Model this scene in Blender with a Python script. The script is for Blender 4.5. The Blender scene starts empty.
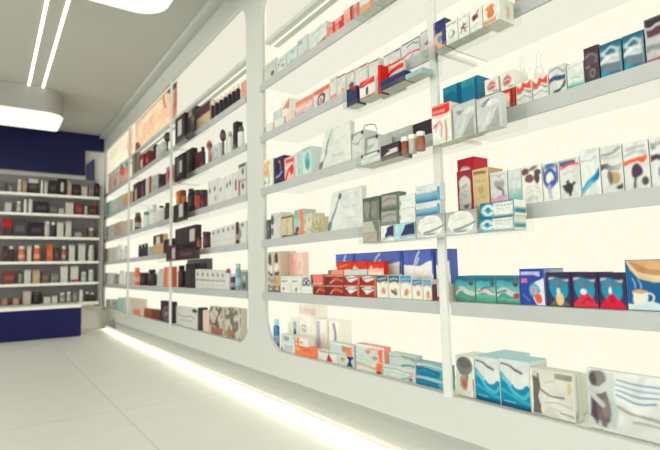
import bpy, math, random
import numpy as np
from mathutils import Matrix, Vector

# ------------------------------------------------------------------ units: plan unit = 1.5 m; x into the shelf wall, y along it, z from eye height
U = 1.5
EYE = .555
sc = bpy.context.scene
COL = sc.collection

def P(x, y, z):
    return Vector((x * U, y * U, (z + EYE) * U))

def lin(h):
    h = h.lstrip('#')
    v = [int(h[i:i + 2], 16) / 255 for i in (0, 2, 4)]
    return [c / 12.92 if c <= .04045 else ((c + .055) / 1.055) ** 2.4 for c in v]

# ------------------------------------------------------------------ materials
MATS = {}
def principled(name, col, rough=.5, metal=0., noise=.04, scale=40., spec=.3):
    if name in MATS: return MATS[name]
    m = bpy.data.materials.new(name); m.use_nodes = True
    n = m.node_tree.nodes; l = m.node_tree.links
    b = n['Principled BSDF']
    tc = n.new('ShaderNodeTexCoord'); nz = n.new('ShaderNodeTexNoise'); nz.inputs['Scale'].default_value = scale
    l.new(tc.outputs['Object'], nz.inputs['Vector'])
    mx = n.new('ShaderNodeMix'); mx.data_type = 'RGBA'
    mx.inputs['A'].default_value = [c * (1 - noise) for c in col] + [1]
    mx.inputs['B'].default_value = [min(1, c * (1 + noise)) for c in col] + [1]
    l.new(nz.outputs['Fac'], mx.inputs['Factor']); l.new(mx.outputs['Result'], b.inputs['Base Color'])
    b.inputs['Roughness'].default_value = rough; b.inputs['Metallic'].default_value = metal
    b.inputs['Specular IOR Level'].default_value = spec
    MATS[name] = m
    return m

def emitter(name, col, strength):
    if name in MATS: return MATS[name]
    m = bpy.data.materials.new(name); m.use_nodes = True
    n = m.node_tree.nodes; l = m.node_tree.links
    for x in list(n): n.remove(x)
    o = n.new('ShaderNodeOutputMaterial'); e = n.new('ShaderNodeEmission')
    e.inputs['Color'].default_value = list(col) + [1]; e.inputs['Strength'].default_value = strength
    l.new(e.outputs[0], o.inputs[0]); MATS[name] = m
    return m

def print_mat(name, rough, emit=0.):
    m = bpy.data.materials.new(name); m.use_nodes = True
    n = m.node_tree.nodes; l = m.node_tree.links; b = n['Principled BSDF']
    a = n.new('ShaderNodeAttribute'); a.attribute_name = 'Print'
    tc = n.new('ShaderNodeTexCoord'); nz = n.new('ShaderNodeTexNoise'); nz.inputs['Scale'].default_value = 25
    l.new(tc.outputs['Object'], nz.inputs['Vector'])
    mr = n.new('ShaderNodeMapRange'); mr.inputs['To Min'].default_value = rough - .06; mr.inputs['To Max'].default_value = rough + .06
    l.new(nz.outputs['Fac'], mr.inputs['Value']); l.new(mr.outputs['Result'], b.inputs['Roughness'])
    l.new(a.outputs['Color'], b.inputs['Base Color'])
    b.inputs['Specular IOR Level'].default_value = .2
    if emit:
        l.new(a.outputs['Color'], b.inputs['Emission Color']); b.inputs['Emission Strength'].default_value = emit
    return m

CARD = print_mat('printed_card', .42)
POSTER = print_mat('backlit_print', .5, .75)
WHITE = principled('white_lacquer', (.575, .595, .545), .4, noise=.015, scale=3, spec=.3)
BOARD = principled('shelf_board', (.86, .87, .81), .45, noise=.02, scale=6, spec=.3)
RAIL = principled('brushed_rail', (.43, .45, .43), .4, noise=.08, scale=9)
POST = principled('post_paint', (.66, .68, .63), .45, noise=.02, scale=5)
KICK = principled('kick_board', (.36, .38, .35), .5, noise=.03, scale=3)
CEIL = principled('ceiling_paint', (.50, .51, .465), .8, noise=.03, scale=.8)
NAVY = principled('navy_panel', (.012, .013, .070), .35, noise=.25, scale=1.2, spec=.2)
NAVY2 = principled('navy_base', (.010, .010, .075), .4, noise=.2, scale=2, spec=.12)
WALLM = principled('wall_paint', (.70, .70, .65), .7, noise=.03, scale=2)
GREYM = principled('grey_upright', (.30, .28, .27), .5)
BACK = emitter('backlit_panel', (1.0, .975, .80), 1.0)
TUBE = emitter('led_tube_glow', (1.0, .98, .84), 1.1)
STRIP = emitter('floor_strip_glow', (1.0, .95, .78), 1.0)
UNDERGLOW = emitter('added_shelf_glow', (1.0, .98, .82), .88)  # added glow for the shelf undersides
LAMP = emitter('lamp_diffuser_glow', (1.0, .99, .86), 1.15)
CSTRIP = emitter('ceiling_strip_glow', (1.0, .98, .84), 3.0)

def acrylic():
    m = bpy.data.materials.new('clear_acrylic'); m.use_nodes = True
    n = m.node_tree.nodes; l = m.node_tree.links
    for x in list(n): n.remove(x)
    o = n.new('ShaderNodeOutputMaterial'); t = n.new('ShaderNodeBsdfTransparent'); g = n.new('ShaderNodeBsdfGlossy')
    t.inputs['Color'].default_value = (.97, .98, .97, 1); g.inputs['Roughness'].default_value = .08
    mx = n.new('ShaderNodeMixShader'); mx.inputs[0].default_value = .045; l.new(t.outputs[0], mx.inputs[1]); l.new(g.outputs[0], mx.inputs[2])
    l.new(mx.outputs[0], o.inputs[0])
    return m
ACRYL = acrylic()


def floor_mat():
    m = bpy.data.materials.new('floor_tile'); m.use_nodes = True
    n = m.node_tree.nodes; l = m.node_tree.links; b = n['Principled BSDF']
    tc = n.new('ShaderNodeTexCoord'); mp = n.new('ShaderNodeMapping'); geo = n.new('ShaderNodeNewGeometry')
    mp.inputs['Location'].default_value = (FLOOR_SHIFT[0], FLOOR_SHIFT[1], 0)
    br = n.new('ShaderNodeTexBrick'); br.offset = 0.; br.squash = 1.
    br.inputs['Color1'].default_value = (.78, .79, .74, 1); br.inputs['Color2'].default_value = (.765, .775, .725, 1)
    br.inputs['Mortar'].default_value = (.60, .605, .55, 1)
    br.inputs['Scale'].default_value = 1.; br.inputs['Mortar Size'].default_value = .005; br.inputs['Mortar Smooth'].default_value = .3
    br.inputs['Brick Width'].default_value = 1.5; br.inputs['Row Height'].default_value = 1.5
    l.new(geo.outputs['Position'], mp.inputs['Vector']); l.new(mp.outputs[0], br.inputs['Vector'])
    nz = n.new('ShaderNodeTexNoise'); nz.inputs['Scale'].default_value = 2.2; nz.inputs['Detail'].default_value = 6; nz.inputs['Distortion'].default_value = 1.2
    l.new(tc.outputs['Object'], nz.inputs['Vector'])
    rp = n.new('ShaderNodeValToRGB'); rp.color_ramp.elements[0].position = .35; rp.color_ramp.elements[0].color = (.955, .955, .945, 1); rp.color_ramp.elements[1].position = .7
    l.new(nz.outputs['Fac'], rp.inputs[0])
    mx = n.new('ShaderNodeMix'); mx.data_type = 'RGBA'; mx.blend_type = 'MULTIPLY'; mx.inputs['Factor'].default_value = 1
    l.new(br.outputs['Color'], mx.inputs['A']); l.new(rp.outputs[0], mx.inputs['B']); l.new(mx.outputs['Result'], b.inputs['Base Color'])
    b.inputs['Roughness'].default_value = .38
    return m
FLOOR_SHIFT = (-.462 * U, -2.2 * U)

# ------------------------------------------------------------------ object helpers
def link(name, mesh, mat=None, parent=None, loc=None, rz=0):
    o = bpy.data.objects.new(name, mesh); COL.objects.link(o)
    if mat is not None and not mesh.materials: mesh.materials.append(mat)
    if parent is not None: o.parent = parent
    if loc is not None: o.location = loc
    if rz: o.rotation_euler = (0, 0, rz)
    return o

def empty(name, loc, rz=0):
    o = bpy.data.objects.new(name, None); COL.objects.link(o); o.location = loc; o.rotation_euler = (0, 0, rz)
    return o

def tag(o, label, cat, group=None):
    o['label'] = label; o['category'] = cat
    if group: o['group'] = group
    return o

def structure(o):
    o['kind'] = 'structure'; return o

def mesh_from(name, v, f, smooth=False):
    me = bpy.data.meshes.new(name); me.from_pydata([tuple(x) for x in v], [], f); me.update()
    if smooth:
        for p in me.polygons: p.use_smooth = True
    return me

def box_mesh(name, a, b, bev=0.):
    """box between corners a and b (metres) with chamfered edges"""
    x0, y0, z0 = a; x1, y1, z1 = b
    import bmesh
    bm = bmesh.new(); bmesh.ops.create_cube(bm, size=1.)
    for v in bm.verts:
        v.co = ((x0 + x1) / 2 + v.co.x * (x1 - x0), (y0 + y1) / 2 + v.co.y * (y1 - y0), (z0 + z1) / 2 + v.co.z * (z1 - z0))
    if bev:
        bmesh.ops.bevel(bm, geom=bm.edges[:], offset=bev, segments=2, affect='EDGES', profile=.6)
    me = bpy.data.meshes.new(name); bm.to_mesh(me); bm.free()
    return me

def slab(name, p0, p1, mat, parent=None, bev=.002, origin=None):
    """box between two plan-unit points; its mesh is local to its parent or to origin"""
    a, b = P(*p0), P(*p1)
    lo = Vector([min(a[i], b[i]) for i in range(3)]); hi = Vector([max(a[i], b[i]) for i in range(3)])
    if parent is not None:
        off = Vector(parent.location)
        return link(name, box_mesh(name, lo - off, hi - off, bev), mat, parent)
    off = Vector(((lo.x + hi.x) / 2, (lo.y + hi.y) / 2, lo.z))
    return link(name, box_mesh(name, lo - off, hi - off, bev), mat, None, off)

def lathe(name, prof, seg=20):
    v, f = [], []
    for r, z in prof:
        for k in range(seg):
            a = 2 * math.pi * k / seg; v.append((r * math.cos(a), r * math.sin(a), z))
    for i in range(len(prof) - 1):
        for k in range(seg):
            k2 = (k + 1) % seg
            f.append((i * seg + k, i * seg + k2, (i + 1) * seg + k2, (i + 1) * seg + k))
    f.append(tuple(range(seg))[::-1]); f.append(tuple((len(prof) - 1) * seg + k for k in range(seg)))
    return mesh_from(name, v, f, True)

# ------------------------------------------------------------------ printed faces
def value_noise(u, v, scale, seed):
    rng = np.random.RandomState(seed); g = rng.rand(24, 24)
    x = u * scale; y = v * scale
    i = np.floor(x).astype(int) % 23; j = np.floor(y).astype(int) % 23; fx = x - np.floor(x); fy = y - np.floor(y)
    fx = fx * fx * (3 - 2 * fx); fy = fy * fy * (3 - 2 * fy)
    return (g[i, j] * (1 - fx) * (1 - fy) + g[i + 1, j] * fx * (1 - fy) + g[i, j + 1] * (1 - fx) * fy + g[i + 1, j + 1] * fx * fy)

def paint(u, v, w, h, base, art, soft=.03, warp=0.):
    c = np.tile(np.array(lin(base)), (len(u), 1))
    asp = w / h
    marble = None
    if warp:
        sd = sum(ord(q) for q in base) + len(art)
        nu = value_noise(u * min(2, asp + .3), v, 3.2, sd) - .5; nv = value_noise(u, v, 3.7, sd + 1) - .5
        edge = np.clip(np.minimum(np.minimum(u, 1 - u), np.minimum(v, 1 - v)) * 8, 0, 1)
        u, v = u + warp * nu * edge, v + warp * nv * edge
        marble = .86 + .24 * value_noise(u * 1.2 + nv, v * 1.6 + 1.2 * nu + .6, 3.0, sd + 2)
    def lay(m, col):
        m = np.clip(m, 0, 1)[:, None]; c[:] = c * (1 - m) + np.array(lin(col)) * m
    for s in art:
        k = s[0]
        if k == 'r':
            _, a, b, d, e, col = s
            m = np.minimum(np.minimum((u - a), (d - u)) / soft + .5, np.minimum((v - b), (e - v)) / soft + .5); lay(m, col)
        elif k == 'e':
            _, cu, cv, ru, rv, col = s[:6]
            du, dv = u - cu, v - cv
            if len(s) > 6:
                t = s[6]; du, dv = du * math.cos(t) + dv / asp * math.sin(t), dv * math.cos(t) - du * asp * math.sin(t)
            q = np.sqrt((du / ru) ** 2 + (dv / rv) ** 2); lay((1 - q) * min(ru, rv) / soft + .5, col)
        elif k == 'o':
            _, cu, cv, ru, rv, wd, col = s
            q = np.sqrt(((u - cu) / ru) ** 2 + ((v - cv) / rv) ** 2); lay((wd / 2 - np.abs(1 - q) * min(ru, rv)) / soft + .5, col)
        elif k == 's':
            _, pts, wd, col = s
            best = np.full(len(u), 9.)
            # smooth polyline
            pp = []
            for i in range(len(pts) - 1):
                p0 = pts[max(0, i - 1)]; p1 = pts[i]; p2 = pts[i + 1]; p3 = pts[min(len(pts) - 1, i + 2)]
                for q in range(6):
                    t = q / 6
                    pp.append([.5 * (2 * p1[z] + (p2[z] - p0[z]) * t + (2 * p0[z] - 5 * p1[z] + 4 * p2[z] - p3[z]) * t * t + (3 * p1[z] - p0[z] - 3 * p2[z] + p3[z]) * t ** 3) for z in (0, 1)])
            pp.append(list(pts[-1]))
            for (ax, ay), (bx, by) in zip(pp[:-1], pp[1:]):
                ex, ey = (bx - ax) * asp, by - ay; L2 = ex * ex + ey * ey + 1e-9
                t = np.clip((((u - ax) * asp) * ex + (v - ay) * ey) / L2, 0, 1)
                best = np.minimum(best, np.hypot((u - ax) * asp - t * ex, (v - ay) - t * ey))
            lay((wd / 2 - best) / soft + .5, col)
        elif k == 'p':
            _, pts, col = s
            ins = np.zeros(len(u), bool); n = len(pts); best = np.full(len(u), 9.)
            for i in range(n):
                (ax, ay), (bx, by) = pts[i], pts[(i + 1) % n]
                if ay != by:
                    ins ^= ((ay > v) != (by > v)) & (u < (bx - ax) * (v - ay) / (by - ay) + ax)
                ex, ey = bx - ax, by - ay; t = np.clip(((u - ax) * ex + (v - ay) * ey) / (ex * ex + ey * ey + 1e-9), 0, 1)
                best = np.minimum(best, np.hypot(u - ax - t * ex, v - ay - t * ey))
            lay(np.where(ins, best, -best) / soft + .5, col)
        elif k == 't':
            _, a, b, d, hh, col = s
            m = np.minimum(np.minimum((u - a), (d - u)) / soft + .5, (hh / 2 - np.abs(v - b)) / soft + .5)
            lay(m * (.55 + .45 * np.sin(u * 70 + b * 40)), col)
        elif k == 'g':
            _, a, b, c0, c1 = s
            t = np.clip((v - a) / (b - a), 0, 1)[:, None]; ok = ((v >= a - 1e-6) & (v <= b + 1e-6))[:, None]
            c[:] = np.where(ok, np.array(lin(c0)) * (1 - t) + np.array(lin(c1)) * t, c)
        elif k == 'h':
            _, a, b, c0, c1, v0, v1 = s
            t = np.clip((u - a) / (b - a), 0, 1)[:, None]; ok = ((u >= a) & (u <= b) & (v >= v0) & (v <= v1))[:, None]
            c[:] = np.where(ok, np.array(lin(c0)) * (1 - t) + np.array(lin(c1)) * t, c)
        elif k == 'n':
            _, col, scale, thr, seed = s
            q = value_noise(u * max(1, asp), v * max(1, 1 / asp), scale, seed) * .65 + value_noise(u, v, scale * 2.3, seed + 1) * .35
            lay((q - thr) / .12 + .5, col)
    if marble is not None: c = c * marble[:, None]      # cloudy tone of the printed artwork
    return np.clip(c, 0, 1)

INK = .88   # reflectance of the coated board
def carton_mesh(name, w, d, h, base, art, top, side, slant, far):
    """folded carton: printed front of small facets, chamfered rim, plain or printed side and top with a tuck seam"""
    b = min(.0016, w * .06, d * .1, h * .06)
    cell = .008 if far else .003
    nx = int(min(60, max(6, round(w / cell)))); ny = int(min(60, max(6, round(h / cell))))
    V, F, C = [], [], []
    def add(vs, cols):
        i = len(V); V.extend(vs); C.extend(cols); return i
    def sh(x, z): return x + slant * w * (z / h) * (.5 - x / w)
    # front
    us = np.linspace(0, 1, nx + 1); vs = np.linspace(0, 1, ny + 1)
    uu, vv = np.meshgrid(us, vs); u = uu.ravel(); v = vv.ravel()
    col = paint(u, v, w, h, base, art, soft=max(1.1 / min(nx, ny), .025), warp=0. if far or not art else .095)
    i0 = add([(sh(-w / 2 + b + (w - 2 * b) * a, b + (h - 2 * b) * q), 0, b + (h - 2 * b) * q) for a, q in zip(u, v)], col.tolist())
    for j in range(ny):
        for i in range(nx):
            k = i0 + j * (nx + 1) + i; F.append((k, k + 1, k + nx + 2, k + nx + 1))
    bl, br = i0, i0 + nx; tl, tr = i0 + ny * (nx + 1), i0 + ny * (nx + 1) + nx
    bc = lin(side[0] if side else base); tcol = lin(top) if top else [min(1, x * 1.02) for x in lin(side[0] if side else base)]
    fr = lin(base)
    def corner(y):
        return [(sh(-w / 2, 0), y, 0), (sh(w / 2, 0), y, 0), (sh(w / 2, h), y, h), (sh(-w / 2, h), y, h)]
    # chamfer ring
    r = add(corner(b), [fr] * 4)
    F += [(r, r + 1, br, bl), (r + 1, r + 2, tr, br), (r + 2, r + 3, tl, tr), (r + 3, r, bl, tl)]
    # right side (printed grid), left side, top with seam, bottom, back
    m = 3 if far else 8
    su, sv = np.meshgrid(np.linspace(0, 1, m + 1), np.linspace(0, 1, m + 1)); su = su.ravel(); sv = sv.ravel()
    sart = list(side[1:]) if side else [('r', 0, .0, 1, .0, base)]
    for sgn in (1, -1):
        scol = paint(su, sv, d, h, side[0] if side else base, sart if side else [], .08)
        k0 = add([(sh(sgn * w / 2, h * q), b + (d - b) * a, h * q) for a, q in zip(su, sv)], scol.tolist())
        for j in range(m):
            for i in range(m):
                k = k0 + j * (m + 1) + i; t = (k, k + 1, k + m + 2, k + m + 1); F.append(t if sgn > 0 else t[::-1])
    seam = [x * .82 for x in tcol]
    ys = [b, b + (d - b) * .12, b + (d - b) * .15, d]
    for a in range(3):
        cc = seam if a == 1 else tcol
        k = add([(sh(-w / 2, h), ys[a], h), (sh(w / 2, h), ys[a], h), (sh(w / 2, h), ys[a + 1], h), (sh(-w / 2, h), ys[a + 1], h)], [cc] * 4); F.append((k, k + 1, k + 2, k + 3))
    k = add([(-w / 2, b, 0), (w / 2, b, 0), (w / 2, d, 0), (-w / 2, d, 0)], [lin('#dcdcd2')] * 4); F.append((k + 3, k + 2, k + 1, k))
    k = add(corner(d), [bc] * 4); F.append((k + 3, k + 2, k + 1, k))
    me = mesh_from(name, V, F)
    a = me.color_attributes.new('Print', 'FLOAT_COLOR', 'POINT')
    arr = np.ones((len(V), 4), np.float32); cc = np.array(C, np.float32); lum = cc.mean(1, keepdims=True); arr[:, :3] = np.clip(lum + (cc - lum) * 1.15, 0, 1) * INK; a.data.foreach_set('color', arr.ravel())
    return me

def plastic(hexcol, rough=.3):
    return principled('plastic_' + hexcol.lstrip('#'), lin(hexcol), rough, noise=.03, scale=30)

# ------------------------------------------------------------------ goods
CATS = {'carton': 'box', 'card': 'display card', 'bottle': 'bottle', 'jar': 'jar', 'brush': 'hairbrush', 'dropper': 'bottle'}
NAMES = {'carton': 'carton', 'card': 'display_card', 'bottle': 'bottle', 'jar': 'jar', 'brush': 'hairbrush', 'dropper': 'dropper_bottle'}
WALLROT = -math.pi / 2

def round_goods(kind, w, h, base, cap, loc, rz):
    o = empty(NAMES[kind], loc, rz)
    r = w / 2
    lift = Vector((0, r, 0))
    def part(nm, prof, mat, seg=20):
        me = lathe(nm, prof, seg); p = link(nm, me, mat, o); p.location = lift; return p
    cap = cap or '#dcdcd4'
    if kind == 'bottle':
        part('body', [(r * .9, 0), (r, h * .03), (r, h * .7), (r * .95, h * .75), (r * .7, h * .79), (r * .55, h * .8), (r * .55, h * .84)], plastic(base))
        part('cap', [(r * .74, h * .805), (r * .8, h * .815), (r * .78, h * .97), (r * .68, h)], plastic(cap))
        lb = [min(1, c * .55 + .28) for c in lin(base)]
        if sum(lin(base)) > .12: part('label', [(r * 1.0, h * .18), (r * 1.02, h * .19), (r * 1.02, h * .44), (r * 1.0, h * .45)], principled('label_' + base.lstrip('#'), lb, .5))
    elif kind == 'jar':
        part('body', [(r * .88, 0), (r * .98, h * .06), (r * .98, h * .66), (r * .85, h * .74), (r * .85, h * .8)], plastic(base, .18))
        part('lid', [(r * .96, h * .76), (r, h * .78), (r, h * .97), (r * .93, h)], plastic(cap))
    elif kind == 'dropper':
        part('body', [(r * .85, 0), (r * .92, h * .03), (r * .92, h * .48), (r * .8, h * .56), (r * .5, h * .6), (r * .5, h * .64)], plastic('#dcdfd8', .25))
        part('collar', [(r * .66, h * .58), (r * .7, h * .6), (r * .66, h * .7), (r * .5, h * .72)], plastic('#e3e5de', .3))
        part('nozzle', [(r * .42, h * .71), (r * .36, h * .8), (r * .34, h * .95), (r * .2, h)], plastic('#e6e8e0', .3))
    elif kind == 'brush':
        part('handle', [(r * .3, 0), (r * .36, h * .05), (r * .25, h * .35), (r * .32, h * .55), (r * .3, h * .6)], plastic(base))
        hd = part('head', [(r * .3, h * .58), (r * .8, h * .64), (r, h * .76), (r * .92, h * .9), (r * .5, h * .98), (r * .2, h)], plastic(base))
        ring = lathe('bristle_band', [(r * .96, h * .7), (r * 1.08, h * .72), (r * 1.08, h * .84), (r * .96, h * .86)], 14)
        link('bristle_band', ring, plastic('#5a4a48'), hd)
    return o

def place(kind, w, d, h, base, art, top, side, slant, cap, far, loc, rz, label, where):
    if kind in ('carton', 'card'):
        lid = bool(top) and kind == 'carton'
        t = .0022 if lid else 0
        me = carton_mesh(NAMES[kind], w, d, h - t, base, art, None if lid else top, side, slant, far)
        o = link(NAMES[kind], me, CARD, None, loc, rz)
        if lid:
            lm = carton_mesh('lid_flap', w, d * .98, t, top, [], top, None, 0, True)
            f = link('lid_flap', lm, CARD, o); f.location = (0, d * .01, h - t); f['label'] = 'coloured top flap'
    else:
        o = round_goods(kind, w, h, base, cap, loc, rz)
    if 'black corner clips' in label:
        pts = [Vector((w * .42, .004, h * .93)), Vector((w * .62, -.002, h * 1.1)), Vector((w * 1.05, -.004, h * 1.07)), Vector((w * 1.42, -.003, h * .98)), Vector((w * 1.5, .0, h * .8))]
        V, F = [], []
        for i, p in enumerate(pts):
            for q in range(6): V.append((p.x, p.y + .0022 * math.cos(q * math.pi / 3), p.z + .0022 * math.sin(q * math.pi / 3)))
        for i in range(len(pts) - 1):
            for q in range(6): F.append((i * 6 + q, i * 6 + (q + 1) % 6, i * 6 + 6 + (q + 1) % 6, i * 6 + 6 + q))
        hd = link('carry_strap', mesh_from('carry_strap', V, F, True), plastic('#2e2c2e'), o); hd['label'] = 'black looped carry strap'
    tag(o, label, CATS[kind], {'carton': 'cartons', 'card': 'display cards', 'bottle': 'bottles', 'jar': 'jars', 'brush': 'hairbrushes', 'dropper': 'dropper bottles'}[kind] + ' on the ' + where)
    return o

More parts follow.
